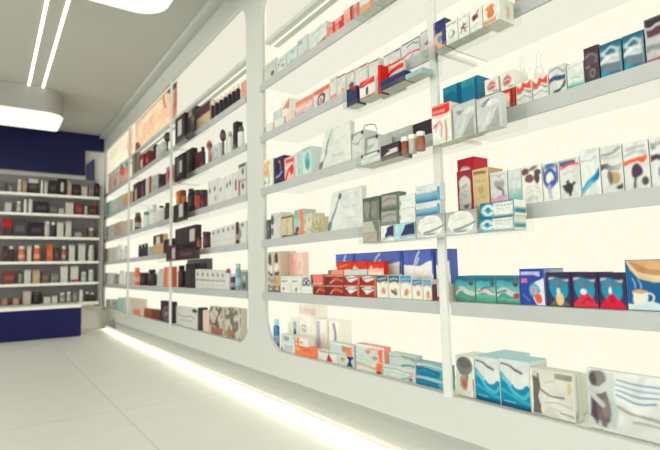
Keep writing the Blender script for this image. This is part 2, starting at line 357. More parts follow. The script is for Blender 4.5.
ITEMS = [
('carton', 0.92, 0.8338, 0.7936, 0.5485, 0.6237, 0.035, 'navy and pink carton with a tan face print in clear tray on fourth shelf', 'fourth shelf of the clear tray', 0, '#3c4a74', [('r', 0, 0, 0.18, 1, '#c58fa6'), ('e', 0.6, 0.85, 0.5, 0.25, '#2f3a66'), ('e', 0.45, 0.35, 0.4, 0.25, '#c9b28e'), ('e', 0.55, 0.35, 0.22, 0.14, '#6a85a5'), ('r', 0.3, 0, 1, 0.12, '#e0a878'), ('r', 0.75, 0.05, 1, 0.7, '#33406e')], None, None, 0, None),
('carton', 0.92, 0.7918, 0.7553, 0.5485, 0.6059, 0.035, 'white carton with a grey swirl in clear tray on fourth shelf', 'fourth shelf of the clear tray', 0, '#e6e8dd', [('r', 0.05, 0.83, 0.95, 0.9, '#9ea3a4'), ('e', 0.5, 0.4, 0.33, 0.17, '#b9c2bd'), ('e', 0.6, 0.4, 0.2, 0.12, '#6f7c7b'), ('e', 0.42, 0.42, 0.2, 0.1, '#dfe3da'), ('t', 0.15, 0.1, 0.8, 0.025, '#8d9296')], None, None, 0, None),
('carton', 0.92, 0.7534, 0.7204, 0.5485, 0.604, 0.035, 'white carton with a magenta splat in clear tray on fourth shelf', 'fourth shelf of the clear tray', 0, '#e6e8dd', [('r', 0.05, 0.86, 0.9, 0.92, '#b5b8b4'), ('s', [(0.2, 0.25), (0.45, 0.45), (0.75, 0.55)], 0.07, '#7d3152'), ('s', [(0.25, 0.5), (0.5, 0.4), (0.7, 0.2)], 0.07, '#8a3a5c'), ('s', [(0.5, 0.62), (0.55, 0.4), (0.9, 0.38)], 0.05, '#7d3152')], None, None, 0, None),
('carton', 0.92, 0.7184, 0.6821, 0.5485, 0.6023, 0.035, 'white carton with a dark red heart in clear tray on fourth shelf', 'fourth shelf of the clear tray', 0, '#e6e8dd', [('e', 0.45, 0.62, 0.27, 0.14, '#4d3b45'), ('s', [(0.5, 0.65), (0.75, 0.85)], 0.09, '#c0485a'), ('e', 0.3, 0.7, 0.14, 0.08, '#6d3d4d'), ('s', [(0.15, 0.2), (0.5, 0.3), (0.85, 0.25)], 0.06, '#c8cdc6')], None, None, 0, None),
('carton', 0.92, 0.6801, 0.6356, 0.5485, 0.6018, 0.054, 'white carton with an orange vase in clear tray on fourth shelf', 'fourth shelf of the clear tray', 0, '#e6e8dd', [('e', 0.45, 0.72, 0.3, 0.12, '#d79a76'), ('r', 0.3, 0.45, 0.65, 0.75, '#d08a64'), ('e', 0.5, 0.42, 0.22, 0.16, '#cd8058'), ('r', 0, 0.0, 0.8, 0.17, '#e0936d'), ('s', [(0.1, 0.2), (0.9, 0.2)], 0.02, '#88847c')], None, ['#e6e8dd', ('e', 0.5, 0.45, 0.22, 0.3, '#e0a07c'), ('e', 0.36, 0.42, 0.16, 0.26, '#e6e8dd')], 0, None),
('carton', 1.01, 0.6553, 0.6196, 0.61, 0.6756, 0.06, 'pale grey carton with an orange foot on fourth shelf, right bay', 'fourth shelf of the right bay', 0, '#c9cdc6', [('r', 0, 0, 1, 0.3, '#d99b74')], None, None, 0, None),
('carton', 1.01, 0.6175, 0.592, 0.61, 0.6658, 0.06, 'teal black carton above the tag on fourth shelf, right bay', 'fourth shelf of the right bay', 0, '#4b6a6c', [('r', 0, 0, 1, 0.2, '#39494d')], None, None, 0, None),
('carton', 1.01, 0.5901, 0.5476, 0.61, 0.6655, 0.06, 'grey carton behind the rail on fourth shelf, right bay', 'fourth shelf of the right bay', 0, '#9fa8a6', [('r', 0, 0.1, 1, 0.2, '#6d7a7c')], None, None, 0, None),
('carton', 1.01, 0.5456, 0.5038, 0.61, 0.6553, 0.06, 'dark green carton behind the rail on fourth shelf, right bay', 'fourth shelf of the right bay', 0, '#58706a', [], None, None, 0, None),
('carton', 0.92, 0.8505, 0.7889, 0.3065, 0.4069, 0.035, 'red topped white carton with pink figure in clear tray on third shelf', 'third shelf of the clear tray', 0, '#e6e8dd', [('r', 0, 0.76, 1, 1, '#d2453c'), ('r', 0.05, 0.82, 0.7, 0.9, '#e58f84'), ('r', 0, 0.7, 1, 0.76, '#eac9bf'), ('s', [(0.2, 0.35), (0.35, 0.6), (0.55, 0.45), (0.5, 0.2)], 0.06, '#dba9a0'), ('s', [(0.75, 0.05), (0.8, 0.3), (0.7, 0.55)], 0.05, '#cf8078'), ('s', [(0.1, 0.45), (0.25, 0.55)], 0.05, '#c06a62')], '#c5473f', None, 0, None),
('carton', 0.92, 0.7818, 0.7154, 0.3065, 0.3905, 0.03, 'silver carton with teal lid and faceted print in clear tray on third shelf', 'third shelf of the clear tray', 0, '#c3c7c3', [('p', [(0.05, 0), (0.75, 0.75), (0.3, 0)], '#d3d6d0'), ('p', [(0.35, 0), (0.95, 0.6), (0.95, 0)], '#a3a6a4'), ('p', [(0.1, 0.8), (0.6, 0.85), (0.3, 0.68)], '#93969a'), ('e', 0.7, 0.75, 0.25, 0.1, '#dfe1da')], '#4d93a8', None, 0, None),
('carton', 0.92, 0.712, 0.6467, 0.3065, 0.3858, 0.022, 'wide silver carton with grey lid and faceted print in clear tray on third shelf', 'third shelf of the clear tray', 0, '#c6c9c5', [('p', [(0.05, 0), (0.75, 0.75), (0.3, 0)], '#d3d6d0'), ('p', [(0.35, 0), (0.95, 0.6), (0.95, 0)], '#a3a6a4'), ('p', [(0.1, 0.8), (0.6, 0.85), (0.3, 0.68)], '#93969a'), ('e', 0.7, 0.75, 0.25, 0.1, '#dfe1da'), ('p', [(0.2, 0.85), (0.65, 0.95), (0.4, 0.75)], '#85888a')], '#77797a', ['#c9cdc6'], 0, None),
('carton', 1.03, 0.9074, 0.8465, 0.368, 0.4968, 0.06, 'teal blue carton behind red topped carton on third shelf, right bay', 'third shelf of the right bay', 0, '#2f7a99', [('r', 0, 0.84, 1, 1, '#3f93a3'), ('r', 0, 0.2, 1, 0.5, '#2c6d92'), ('s', [(0.1, 0.3), (0.5, 0.4), (0.95, 0.2)], 0.03, '#9fc3cc'), ('r', 0.85, 0, 1, 1, '#255a7c')], None, None, 0, None),
('carton', 1.03, 0.8442, 0.7877, 0.368, 0.4955, 0.06, 'teal blue carton behind silver carton on third shelf, right bay', 'third shelf of the right bay', 0, '#2f7a99', [('r', 0, 0.84, 1, 1, '#3f93a3'), ('r', 0, 0.2, 1, 0.5, '#2c6d92'), ('s', [(0.1, 0.3), (0.5, 0.4), (0.95, 0.2)], 0.03, '#9fc3cc'), ('r', 0.85, 0, 1, 1, '#255a7c')], None, None, 0, None),
('carton', 1.01, 0.7021, 0.6696, 0.368, 0.4205, 0.045, 'small red carton with cream window on third shelf, right bay', 'third shelf of the right bay', 0, '#c4403a', [('r', 0.15, 0.15, 0.55, 0.8, '#ead9bb'), ('r', 0.7, 0, 0.85, 1, '#3d2a2e'), ('r', 0, 0, 1, 0.06, '#b03a36')], None, None, 0, None),
('carton', 1.01, 0.7589, 0.709, 0.368, 0.4238, 0.045, 'small red carton hidden behind silver carton on third shelf, right bay', 'third shelf of the right bay', 0, '#c4403a', [('r', 0.15, 0.15, 0.55, 0.8, '#ead9bb'), ('r', 0.7, 0, 0.85, 1, '#3d2a2e'), ('r', 0, 0, 1, 0.06, '#b03a36')], None, None, 0, None),
('carton', 1.01, 0.753, 0.7126, 0.4242, 0.4634, 0.045, 'white flat carton with pink oval on third shelf, right bay', 'third shelf of the right bay', 0, '#e6e8dd', [('e', 0.5, 0.5, 0.36, 0.34, '#d9a7a2'), ('e', 0.5, 0.5, 0.26, 0.2, '#b9605f'), ('s', [(0.3, 0.5), (0.7, 0.5)], 0.08, '#ead2ca'), ('r', 0.6, 0.05, 0.98, 0.14, '#6b6a6a')], None, None, 0, None),
('carton', 1.01, 0.7074, 0.6702, 0.4209, 0.4653, 0.045, 'white flat carton with pink oval on red carton on third shelf, right bay', 'third shelf of the right bay', 0, '#e6e8dd', [('e', 0.5, 0.5, 0.36, 0.34, '#d9a7a2'), ('e', 0.5, 0.5, 0.26, 0.2, '#b9605f'), ('s', [(0.3, 0.5), (0.7, 0.5)], 0.08, '#ead2ca'), ('r', 0.6, 0.05, 0.98, 0.14, '#6b6a6a')], None, None, 0, None),
('carton', 1.01, 0.6669, 0.6257, 0.368, 0.4254, 0.04, 'white carton with jagged red band, left on third shelf, right bay', 'third shelf of the right bay', 0, '#e6e8dd', [('p', [(0, 0.98), (0.25, 0.8), (0.45, 1), (0.75, 0.85), (1, 1), (1, 0.62), (0.6, 0.72), (0.3, 0.55), (0, 0.62)], '#e0574b'), ('s', [(0, 0.55), (0.4, 0.65), (1, 0.5)], 0.07, '#7b8388'), ('s', [(0.05, 0.3), (0.5, 0.38), (1, 0.25)], 0.06, '#a3aaab'), ('r', 0, 0, 1, 0.06, '#b5504b')], None, None, 0, None),
('carton', 1.01, 0.6239, 0.5852, 0.368, 0.4229, 0.04, 'white carton with jagged red band, right on third shelf, right bay', 'third shelf of the right bay', 0, '#e6e8dd', [('p', [(0, 0.98), (0.25, 0.8), (0.45, 1), (0.75, 0.85), (1, 1), (1, 0.62), (0.6, 0.72), (0.3, 0.55), (0, 0.62)], '#e0574b'), ('s', [(0, 0.55), (0.4, 0.65), (1, 0.5)], 0.07, '#7b8388'), ('s', [(0.05, 0.3), (0.5, 0.38), (1, 0.25)], 0.06, '#a3aaab'), ('r', 0, 0, 1, 0.06, '#b5504b')], None, None, 0, None),
('dropper', 1.06, 0.7047, 0.671, 0.368, 0.5165, 0.06, 'white dropper bottle with tall nozzle, left on third shelf, right bay', 'third shelf of the right bay', 0, '#e6e8dd', [], None, None, 0, None),
('dropper', 1.06, 0.6594, 0.6272, 0.368, 0.5105, 0.06, 'white dropper bottle with tall nozzle, right on third shelf, right bay', 'third shelf of the right bay', 0, '#e6e8dd', [], None, None, 0, None),
('carton', 1.01, 0.5835, 0.5436, 0.368, 0.4329, 0.06, 'white carton with navy band and dark swoosh on third shelf, right bay', 'third shelf of the right bay', 0, '#d5d9d3', [('s', [(0, 0.85), (0.5, 0.92), (1, 0.75)], 0.09, '#9aa2a6'), ('s', [(0, 0.52), (0.5, 0.6), (1, 0.56)], 0.16, '#3f5272'), ('s', [(0.3, 0.1), (0.75, 0.18), (1, 0.42)], 0.1, '#4a5358'), ('e', 0.85, 0.1, 0.14, 0.08, '#e8e9e0')], None, None, 0, None),
('carton', 1.01, 0.5419, 0.5056, 0.368, 0.4249, 0.06, 'pale carton with teal foot on third shelf, right bay', 'third shelf of the right bay', 0, '#dadfd8', [('r', 0, 0, 1, 0.17, '#2f9a96'), ('r', 0, 0.17, 1, 0.24, '#8fcac3'), ('s', [(0.25, 0.42), (0.5, 0.48), (0.8, 0.42)], 0.05, '#a9b0ae'), ('s', [(0.1, 0.88), (0.9, 0.92)], 0.03, '#b5bab6')], None, None, 0, None),
('carton', 1.01, 0.5039, 0.4736, 0.368, 0.4471, 0.06, 'dark brown carton with coppery ring on third shelf, right bay', 'third shelf of the right bay', 0, '#4b3f44', [('s', [(0.15, 0.78), (0.5, 0.85), (0.85, 0.72), (0.8, 0.55)], 0.04, '#8f8588'), ('e', 0.5, 0.66, 0.3, 0.12, '#5a4d52'), ('e', 0.25, 0.5, 0.12, 0.03, '#b0806a'), ('o', 0.55, 0.28, 0.17, 0.1, 0.035, '#938a86'), ('r', 0, 0.9, 1, 1, '#3d3338')], None, ['#352c33'], 0, None),
('carton', 1.01, 0.472, 0.4294, 0.368, 0.4418, 0.06, 'teal carton with silver ring, left on third shelf, right bay', 'third shelf of the right bay', 0, '#3c7488', [('r', 0, 0.9, 1, 1, '#2f5f72'), ('o', 0.5, 0.72, 0.38, 0.11, 0.06, '#c3cdce'), ('r', 0.1, 0.4, 0.95, 0.58, '#c9cfcc'), ('s', [(0, 0.45), (0.5, 0.62), (1, 0.58)], 0.08, '#dfe2dc'), ('r', 0.06, 0.15, 0.95, 0.4, '#6f7f88'), ('e', 0.2, 0.08, 0.25, 0.1, '#3d9aae'), ('r', 0.6, 0, 1, 0.06, '#8f4050'), ('r', 0.92, 0.1, 1, 0.8, '#8b9aa0')], None, None, 0, None),
('carton', 1.01, 0.4277, 0.3891, 0.368, 0.4422, 0.06, 'teal carton with silver ring, right on third shelf, right bay', 'third shelf of the right bay', 0, '#3c7488', [('r', 0, 0.9, 1, 1, '#2f5f72'), ('o', 0.5, 0.72, 0.38, 0.11, 0.06, '#c3cdce'), ('r', 0.1, 0.4, 0.95, 0.58, '#c9cfcc'), ('s', [(0, 0.45), (0.5, 0.62), (1, 0.58)], 0.08, '#dfe2dc'), ('r', 0.06, 0.15, 0.95, 0.4, '#6f7f88'), ('e', 0.2, 0.08, 0.25, 0.1, '#3d9aae'), ('r', 0.6, 0, 1, 0.06, '#8f4050'), ('r', 0.92, 0.1, 1, 0.8, '#8b9aa0')], None, None, 0, None),
('carton', 1.01, 0.3875, 0.3468, 0.368, 0.4584, 0.06, 'plum and silver carton with red foot on third shelf, right bay', 'third shelf of the right bay', 0, '#bfc0be', [('r', 0, 0.83, 1, 1, '#3c3438'), ('s', [(0.05, 0.75), (0.3, 0.82), (1, 0.8)], 0.03, '#c9c4c4'), ('r', 0.06, 0.6, 1, 0.78, '#5b3f4a'), ('r', 0, 0.28, 1, 0.42, '#8d8f92'), ('r', 0, 0, 1, 0.1, '#a73543')], None, ['#3c3438'], 0, None),
('carton', 0.92, 0.9225, 0.8229, 0.0755, 0.1318, 0.035, 'grey carton with cream circle, left in clear tray on second shelf', 'second shelf of the clear tray', 0, '#b5b6b3', [('g', 0, 1, '#c4c5c0', '#a5a6a4'), ('e', 0.5, 0.48, 0.4, 0.5, '#e4e5dc'), ('o', 0.5, 0.5, 0.4, 0.48, 0.05, '#f0f1e6'), ('s', [(0.3, 0.2), (0.6, 0.3), (0.95, 0.48)], 0.09, '#8f918f'), ('e', 0.5, 0.15, 0.25, 0.06, '#77797b'), ('s', [(0.3, 0.65), (0.6, 0.7)], 0.05, '#c9cbc4')], None, None, 0, None),
('carton', 0.92, 0.8213, 0.7274, 0.0755, 0.1322, 0.035, 'grey carton with cream circle, right in clear tray on second shelf', 'second shelf of the clear tray', 0, '#b5b6b3', [('g', 0, 1, '#c4c5c0', '#a5a6a4'), ('e', 0.5, 0.48, 0.4, 0.5, '#e4e5dc'), ('o', 0.5, 0.5, 0.4, 0.48, 0.05, '#f0f1e6'), ('s', [(0.3, 0.2), (0.6, 0.3), (0.95, 0.48)], 0.09, '#8f918f'), ('e', 0.5, 0.15, 0.25, 0.06, '#77797b'), ('s', [(0.3, 0.65), (0.6, 0.7)], 0.05, '#c9cbc4')], None, None, 0, None),
('carton', 0.92, 0.7224, 0.6301, 0.0755, 0.1061, 0.045, 'teal and white flat carton, lower of two in clear tray on second shelf', 'second shelf of the clear tray', 0, '#24768a', [('r', 0.42, 0.08, 1, 0.95, '#dfe3dc'), ('r', 0.35, 0.0, 1, 0.12, '#9aa0a0'), ('o', 0.25, 0.5, 0.16, 0.3, 0.1, '#cfe0df'), ('s', [(0.1, 0.5), (0.25, 0.35), (0.4, 0.45)], 0.12, '#5aa4b0'), ('t', 0.5, 0.75, 0.95, 0.07, '#5b6a72'), ('t', 0.5, 0.55, 0.95, 0.06, '#8b979a'), ('t', 0.5, 0.36, 0.9, 0.05, '#8b979a')], None, ['#e6e8dd', ('r', 0, 0.2, 1, 0.5, '#2f8296')], 0, None),
('carton', 0.92, 0.7173, 0.6278, 0.1065, 0.141, 0.045, 'teal and white flat carton, upper of two in clear tray on second shelf', 'second shelf of the clear tray', 0, '#24768a', [('r', 0.42, 0.08, 1, 0.95, '#dfe3dc'), ('r', 0.35, 0.0, 1, 0.12, '#9aa0a0'), ('o', 0.25, 0.5, 0.16, 0.3, 0.1, '#cfe0df'), ('s', [(0.1, 0.5), (0.25, 0.35), (0.4, 0.45)], 0.12, '#5aa4b0'), ('t', 0.5, 0.75, 0.95, 0.07, '#5b6a72'), ('t', 0.5, 0.55, 0.95, 0.06, '#8b979a'), ('t', 0.5, 0.36, 0.9, 0.05, '#8b979a')], None, ['#e6e8dd', ('r', 0, 0.2, 1, 0.5, '#2f8296')], 0, None),
('carton', 1.01, 0.8559, 0.8066, 0.137, 0.2485, 0.06, 'crimson carton with white arch, in front on second shelf, right bay', 'second shelf of the right bay', 0, '#99333f', [('r', 0.12, 0.06, 0.9, 0.7, '#dcdcd6'), ('e', 0.5, 0.72, 0.39, 0.16, '#e2e2da'), ('s', [(0.3, 0.6), (0.6, 0.68)], 0.04, '#b0a8a8'), ('e', 0.6, 0.13, 0.2, 0.05, '#77706f'), ('s', [(0.3, 0.45), (0.6, 0.38)], 0.04, '#c0b8b8')], None, None, 0, None),
('carton', 1.08, 0.9112, 0.853, 0.137, 0.2991, 0.06, 'crimson carton with white arch, taller at back on second shelf, right bay', 'second shelf of the right bay', 0, '#c23a45', [('r', 0.12, 0.06, 0.9, 0.7, '#dcdcd6'), ('e', 0.5, 0.72, 0.39, 0.16, '#e2e2da'), ('s', [(0.3, 0.6), (0.6, 0.68)], 0.04, '#b0a8a8'), ('e', 0.6, 0.13, 0.2, 0.05, '#77706f'), ('s', [(0.3, 0.45), (0.6, 0.38)], 0.04, '#c0b8b8')], None, None, 0, None),
('carton', 1.01, 0.8052, 0.756, 0.137, 0.2446, 0.06, 'tan carton with fine print on second shelf, right bay', 'second shelf of the right bay', 0, '#d6bd95', [('r', 0.05, 0.9, 0.85, 0.95, '#6b5a48'), ('t', 0.15, 0.72, 0.85, 0.025, '#a08a68'), ('e', 0.5, 0.5, 0.2, 0.1, '#bfa47a'), ('t', 0.2, 0.32, 0.8, 0.025, '#94805f'), ('r', 0.05, 0.05, 0.9, 0.12, '#8a9a8a')], None, ['#c2a67c'], 0, None),
('carton', 1.01, 0.7528, 0.7034, 0.137, 0.2272, 0.06, 'white carton with mauve foot and grey heart on second shelf, right bay', 'second shelf of the right bay', 0, '#d9dcd6', [('r', 0, 0.0, 1, 0.34, '#d8acc0'), ('e', 0.55, 0.65, 0.28, 0.12, '#a9a2a6'), ('s', [(0.5, 0.6), (0.75, 0.5), (0.8, 0.35)], 0.07, '#77757b'), ('r', 0.05, 0.88, 0.9, 0.93, '#b4b8b4')], None, None, 0, None),
('carton', 1.01, 0.7018, 0.6664, 0.137, 0.2242, 0.06, 'pale carton with teal lower half on second shelf, right bay', 'second shelf of the right bay', 0, '#d3dad5', [('g', 0, 0.5, '#57aaa6', '#b9d2cc'), ('t', 0.2, 0.75, 0.85, 0.025, '#9fb3b0'), ('r', 0.55, 0.0, 1, 0.1, '#2c6b70')], None, None, 0, None),
('carton', 1.01, 0.6654, 0.6147, 0.137, 0.2258, 0.06, 'white carton with brown petals on second shelf, right bay', 'second shelf of the right bay', 0, '#e6e8dd', [('e', 0.2, 0.86, 0.2, 0.1, '#6a5250'), ('e', 0.6, 0.92, 0.25, 0.06, '#8a706b', 0.3), ('e', 0.85, 0.8, 0.2, 0.07, '#5d4644'), ('e', 0.4, 0.64, 0.22, 0.13, '#6b5250'), ('e', 0.78, 0.66, 0.16, 0.12, '#584242'), ('t', 0.2, 0.42, 0.85, 0.025, '#a8aba8'), ('t', 0.2, 0.32, 0.85, 0.025, '#b0b3b0'), ('s', [(0.3, 0.15), (0.7, 0.15)], 0.12, '#d0d2cb')], None, None, 0, None),
('carton', 1.01, 0.6134, 0.5744, 0.137, 0.2228, 0.06, 'white carton with blue oval ring on second shelf, right bay', 'second shelf of the right bay', 0, '#e6e8dd', [('o', 0.45, 0.62, 0.34, 0.2, 0.13, '#4b5f9c'), ('e', 0.5, 0.93, 0.4, 0.07, '#5b6c9f'), ('e', 0.95, 0.72, 0.12, 0.25, '#6b78a5'), ('s', [(0.4, 0.4), (0.45, 0.1)], 0.1, '#b5bed2'), ('e', 0.05, 0.8, 0.1, 0.12, '#6271a0')], None, None, 0, None),
('carton', 1.01, 0.5733, 0.5284, 0.137, 0.2238, 0.06, 'white carton with red stripe and dark star on second shelf, right bay', 'second shelf of the right bay', 0, '#dadbd4', [('r', 0, 0.84, 0.85, 0.97, '#5d6079'), ('s', [(0, 0.78), (0.4, 0.86), (1, 0.84)], 0.05, '#e0565c'), ('t', 0.15, 0.66, 0.7, 0.025, '#85878a'), ('e', 0.4, 0.24, 0.26, 0.13, '#3b373d'), ('s', [(0.15, 0.3), (0.4, 0.2), (0.75, 0.38)], 0.07, '#3b373d'), ('s', [(0.35, 0.42), (0.45, 0.1)], 0.08, '#3b373d')], None, None, 0, None),
('carton', 1.01, 0.5272, 0.4873, 0.137, 0.2356, 0.06, 'tall white carton with cyan swoosh on second shelf, right bay', 'second shelf of the right bay', 0, '#dfe3de', [('t', 0.05, 0.78, 0.85, 0.03, '#6f767c'), ('t', 0.4, 0.95, 0.9, 0.02, '#a5aaac'), ('s', [(0, 0.1), (0.4, 0.24), (0.75, 0.38), (1, 0.52)], 0.12, '#2f93b8'), ('s', [(0, 0.06), (0.5, 0.26)], 0.04, '#7fc0d2'), ('s', [(0.8, 0.4), (1, 0.48)], 0.1, '#256f97')], None, None, 0, None),
('carton', 1.01, 0.486, 0.4441, 0.137, 0.2329, 0.06, 'white carton with black brushstroke and tan leaf on second shelf, right bay', 'second shelf of the right bay', 0, '#dbddd6', [('s', [(0.02, 0.8), (0.5, 0.86), (0.95, 0.93)], 0.05, '#8c8f90'), ('s', [(0.1, 0.75), (0.9, 0.8)], 0.07, '#c2c6c2'), ('h', 0, 1, '#3c3a3c', '#c9cbc6', 0.5, 0.62), ('e', 0.58, 0.34, 0.3, 0.14, '#b99e77'), ('e', 0.42, 0.33, 0.12, 0.16, '#77706b'), ('e', 0.86, 0.12, 0.18, 0.06, '#4a474b')], None, None, 0, None),
('carton', 1.01, 0.4429, 0.3971, 0.137, 0.2301, 0.06, 'white carton with orange brushstroke and plum leaf on second shelf, right bay', 'second shelf of the right bay', 0, '#dcded8', [('t', 0.08, 0.9, 0.85, 0.045, '#7f8488'), ('s', [(0.05, 0.74), (0.4, 0.82), (0.9, 0.76)], 0.06, '#bcc2c0'), ('s', [(0, 0.58), (0.5, 0.6), (0.85, 0.66)], 0.11, '#dd6a4a'), ('e', 0.52, 0.36, 0.2, 0.15, '#4b3448'), ('s', [(0.6, 0.45), (0.4, 0.05)], 0.05, '#4b3448'), ('e', 0.82, 0.15, 0.15, 0.08, '#4b474d')], None, None, 0, None),
('carton', 1.01, 0.396, 0.3575, 0.137, 0.2301, 0.06, 'white carton with dark plum band on second shelf, right bay', 'second shelf of the right bay', 0, '#dcded8', [('t', 0.05, 0.9, 0.7, 0.05, '#55585c'), ('r', 0, 0.52, 1, 0.66, '#453a48'), ('e', 0.5, 0.26, 0.2, 0.14, '#8d9092'), ('e', 0.15, 0.84, 0.12, 0.05, '#8b8f90')], None, None, 0, None),
('carton', 1.01, 0.8788, 0.8132, -0.091, -0.0249, 0.07, 'green and blue carton, leftmost of three on first shelf, right bay', 'first shelf of the right bay', 0, '#4e978f', [('r', 0, 0.86, 1, 1, '#2b6580'), ('g', 0.35, 0.86, '#86bdb5', '#3f98a4'), ('s', [(0, 0.32), (0.3, 0.5), (0.6, 0.4), (1, 0.3)], 0.16, '#c3cfc4'), ('g', 0, 0.26, '#3f7f70', '#6fa090'), ('s', [(0, 0.42), (0.2, 0.5)], 0.05, '#a8506a'), ('s', [(0.4, 0.3), (0.9, 0.18)], 0.05, '#6b7570'), ('e', 0.82, 0.82, 0.15, 0.1, '#5a6670'), ('e', 0.82, 0.72, 0.1, 0.08, '#3d4a50')], '#3c6a80', None, 0, None),
('carton', 1.01, 0.812, 0.752, -0.091, -0.0251, 0.07, 'green and blue carton, middle of three on first shelf, right bay', 'first shelf of the right bay', 0, '#4e978f', [('r', 0, 0.86, 1, 1, '#2b6580'), ('g', 0.35, 0.86, '#86bdb5', '#3f98a4'), ('s', [(0, 0.32), (0.3, 0.5), (0.6, 0.4), (1, 0.3)], 0.16, '#c3cfc4'), ('g', 0, 0.3, '#4a9078', '#79b39a'), ('s', [(0.1, 0.42), (0.5, 0.52), (0.9, 0.4)], 0.05, '#b04e68'), ('s', [(0.3, 0.55), (0.7, 0.6)], 0.06, '#3f6f95'), ('e', 0.85, 0.75, 0.13, 0.15, '#4a5560')], '#3c6a80', None, 0, None),
('carton', 1.01, 0.751, 0.6868, -0.091, -0.0253, 0.07, 'green and blue carton, rightmost of three on first shelf, right bay', 'first shelf of the right bay', 0, '#4e978f', [('r', 0, 0.86, 1, 1, '#2b6580'), ('g', 0.35, 0.86, '#86bdb5', '#3f98a4'), ('s', [(0, 0.32), (0.3, 0.5), (0.6, 0.4), (1, 0.3)], 0.16, '#c3cfc4'), ('g', 0, 0.2, '#3c7a6a', '#79b39a'), ('e', 0.9, 0.3, 0.16, 0.1, '#b0475e'), ('s', [(0, 0.38), (0.4, 0.46)], 0.05, '#3d5f8b'), ('e', 0.85, 0.8, 0.15, 0.13, '#5a6670'), ('e', 0.85, 0.7, 0.1, 0.08, '#333f48')], '#3c6a80', None, 0, None),
('carton', 1.01, 0.686, 0.6244, -0.091, -0.0094, 0.08, 'navy carton with pale figure and orange ball on first shelf, right bay', 'first shelf of the right bay', 0, '#33479a', [('r', 0.05, 0.86, 0.85, 0.95, '#b8bfd8'), ('e', 0.95, 0.35, 0.45, 0.42, '#d8dfe4'), ('e', 0.6, 0.42, 0.24, 0.2, '#8fb0c4'), ('o', 0.6, 0.42, 0.2, 0.2, 0.06, '#5f9d9d'), ('e', 0.58, 0.4, 0.08, 0.1, '#c88a9a'), ('e', 0.75, 0.17, 0.14, 0.12, '#d9614a'), ('r', 0.05, 0.62, 0.28, 0.75, '#d07a94'), ('s', [(0.1, 0.3), (0.35, 0.12)], 0.05, '#5d74b8')], '#4a5a9a', ['#8ea4d0', ('r', 0.3, 0, 1, 1, '#d4dae0')], 0, None),
('carton', 1.01, 0.6189, 0.5641, -0.091, -0.018, 0.07, 'dark carton with grey mountain and tan drop on first shelf, right bay', 'first shelf of the right bay', 0, '#2d3357', [('r', 0, 0.9, 1, 1, '#33243c'), ('r', 0.06, 0.78, 0.94, 0.86, '#b9c2cc'), ('e', 0.5, 0.55, 0.4, 0.34, '#1d8bab'), ('e', 0.5, 0.72, 0.42, 0.12, '#53788f'), ('r', 0, 0, 0.06, 1, '#2b2344'), ('r', 0.93, 0, 1, 1, '#2b2344'), ('p', [(0.05, 0), (0.4, 0.32), (0.6, 0.32), (0.98, 0)], '#6a605a'), ('e', 0.52, 0.25, 0.18, 0.22, '#d9c194'), ('e', 0.48, 0.5, 0.1, 0.09, '#d8d6c0')], '#33243c', None, 0, None),
('carton', 1.01, 0.5633, 0.5086, -0.091, -0.0185, 0.07, 'dark carton with red mountain, left on first shelf, right bay', 'first shelf of the right bay', 0, '#2d3357', [('r', 0, 0.9, 1, 1, '#33243c'), ('r', 0.06, 0.78, 0.94, 0.86, '#b9c2cc'), ('e', 0.5, 0.55, 0.4, 0.34, '#1d8bab'), ('e', 0.5, 0.72, 0.42, 0.12, '#53788f'), ('r', 0, 0, 0.06, 1, '#2b2344'), ('r', 0.93, 0, 1, 1, '#2b2344'), ('p', [(0.02, 0.08), (0.38, 0.45), (0.65, 0.45), (1, 0.05), (1, 0), (0, 0)], '#cf3f50'), ('e', 0.45, 0.5, 0.16, 0.09, '#d9ddd6'), ('s', [(0.4, 0.15), (0.6, 0.3), (0.75, 0.2)], 0.07, '#a02c40')], '#33243c', None, 0, None),
('carton', 1.01, 0.5079, 0.4556, -0.091, -0.0198, 0.07, 'dark carton with red mountain, right on first shelf, right bay', 'first shelf of the right bay', 0, '#2d3357', [('r', 0, 0.9, 1, 1, '#33243c'), ('r', 0.06, 0.78, 0.94, 0.86, '#b9c2cc'), ('e', 0.5, 0.55, 0.4, 0.34, '#1d8bab'), ('e', 0.5, 0.72, 0.42, 0.12, '#53788f'), ('r', 0, 0, 0.06, 1, '#2b2344'), ('r', 0.93, 0, 1, 1, '#2b2344'), ('p', [(0, 0.05), (0.4, 0.48), (0.55, 0.48), (1, 0.05), (1, 0), (0, 0)], '#cf3046'), ('e', 0.42, 0.55, 0.08, 0.1, '#d9ddd6'), ('e', 0.5, 0.3, 0.13, 0.1, '#97263a')], '#33243c', None, 0, None),
('carton', 1.01, 0.455, 0.3708, -0.091, 0.0045, 0.1, 'large blue carton with a steaming cream cup on first shelf, right bay', 'first shelf of the right bay', 0, '#1c5a8c', [('p', [(0, 1), (0.1, 0.85), (0.3, 0.66), (0.6, 0.56), (1, 0.5), (1, 1)], '#d8c6a2'), ('p', [(0.05, 1), (0.3, 0.78), (1, 0.66), (1, 0.85)], '#b28a60'), ('p', [(0.1, 1), (0.4, 0.88), (1, 0.78), (1, 1)], '#d0a880'), ('p', [(0, 0), (0, 0.12), (0.25, 0.16), (0.55, 0.2), (1, 0.0)], '#cfe0e4'), ('e', 0.26, 0.24, 0.17, 0.15, '#dfe0d4'), ('p', [(0.08, 0.36), (0.12, 0.14), (0.38, 0.14), (0.42, 0.38)], '#e2e2d6'), ('e', 0.25, 0.37, 0.15, 0.05, '#c9a477'), ('o', 0.46, 0.26, 0.09, 0.09, 0.035, '#dfe4e2'), ('s', [(0.17, 0.45), (0.2, 0.55), (0.16, 0.64)], 0.025, '#8fb4cc'), ('s', [(0.3, 0.45), (0.33, 0.55), (0.3, 0.63)], 0.025, '#8fb4cc')], None, None, 0, None),
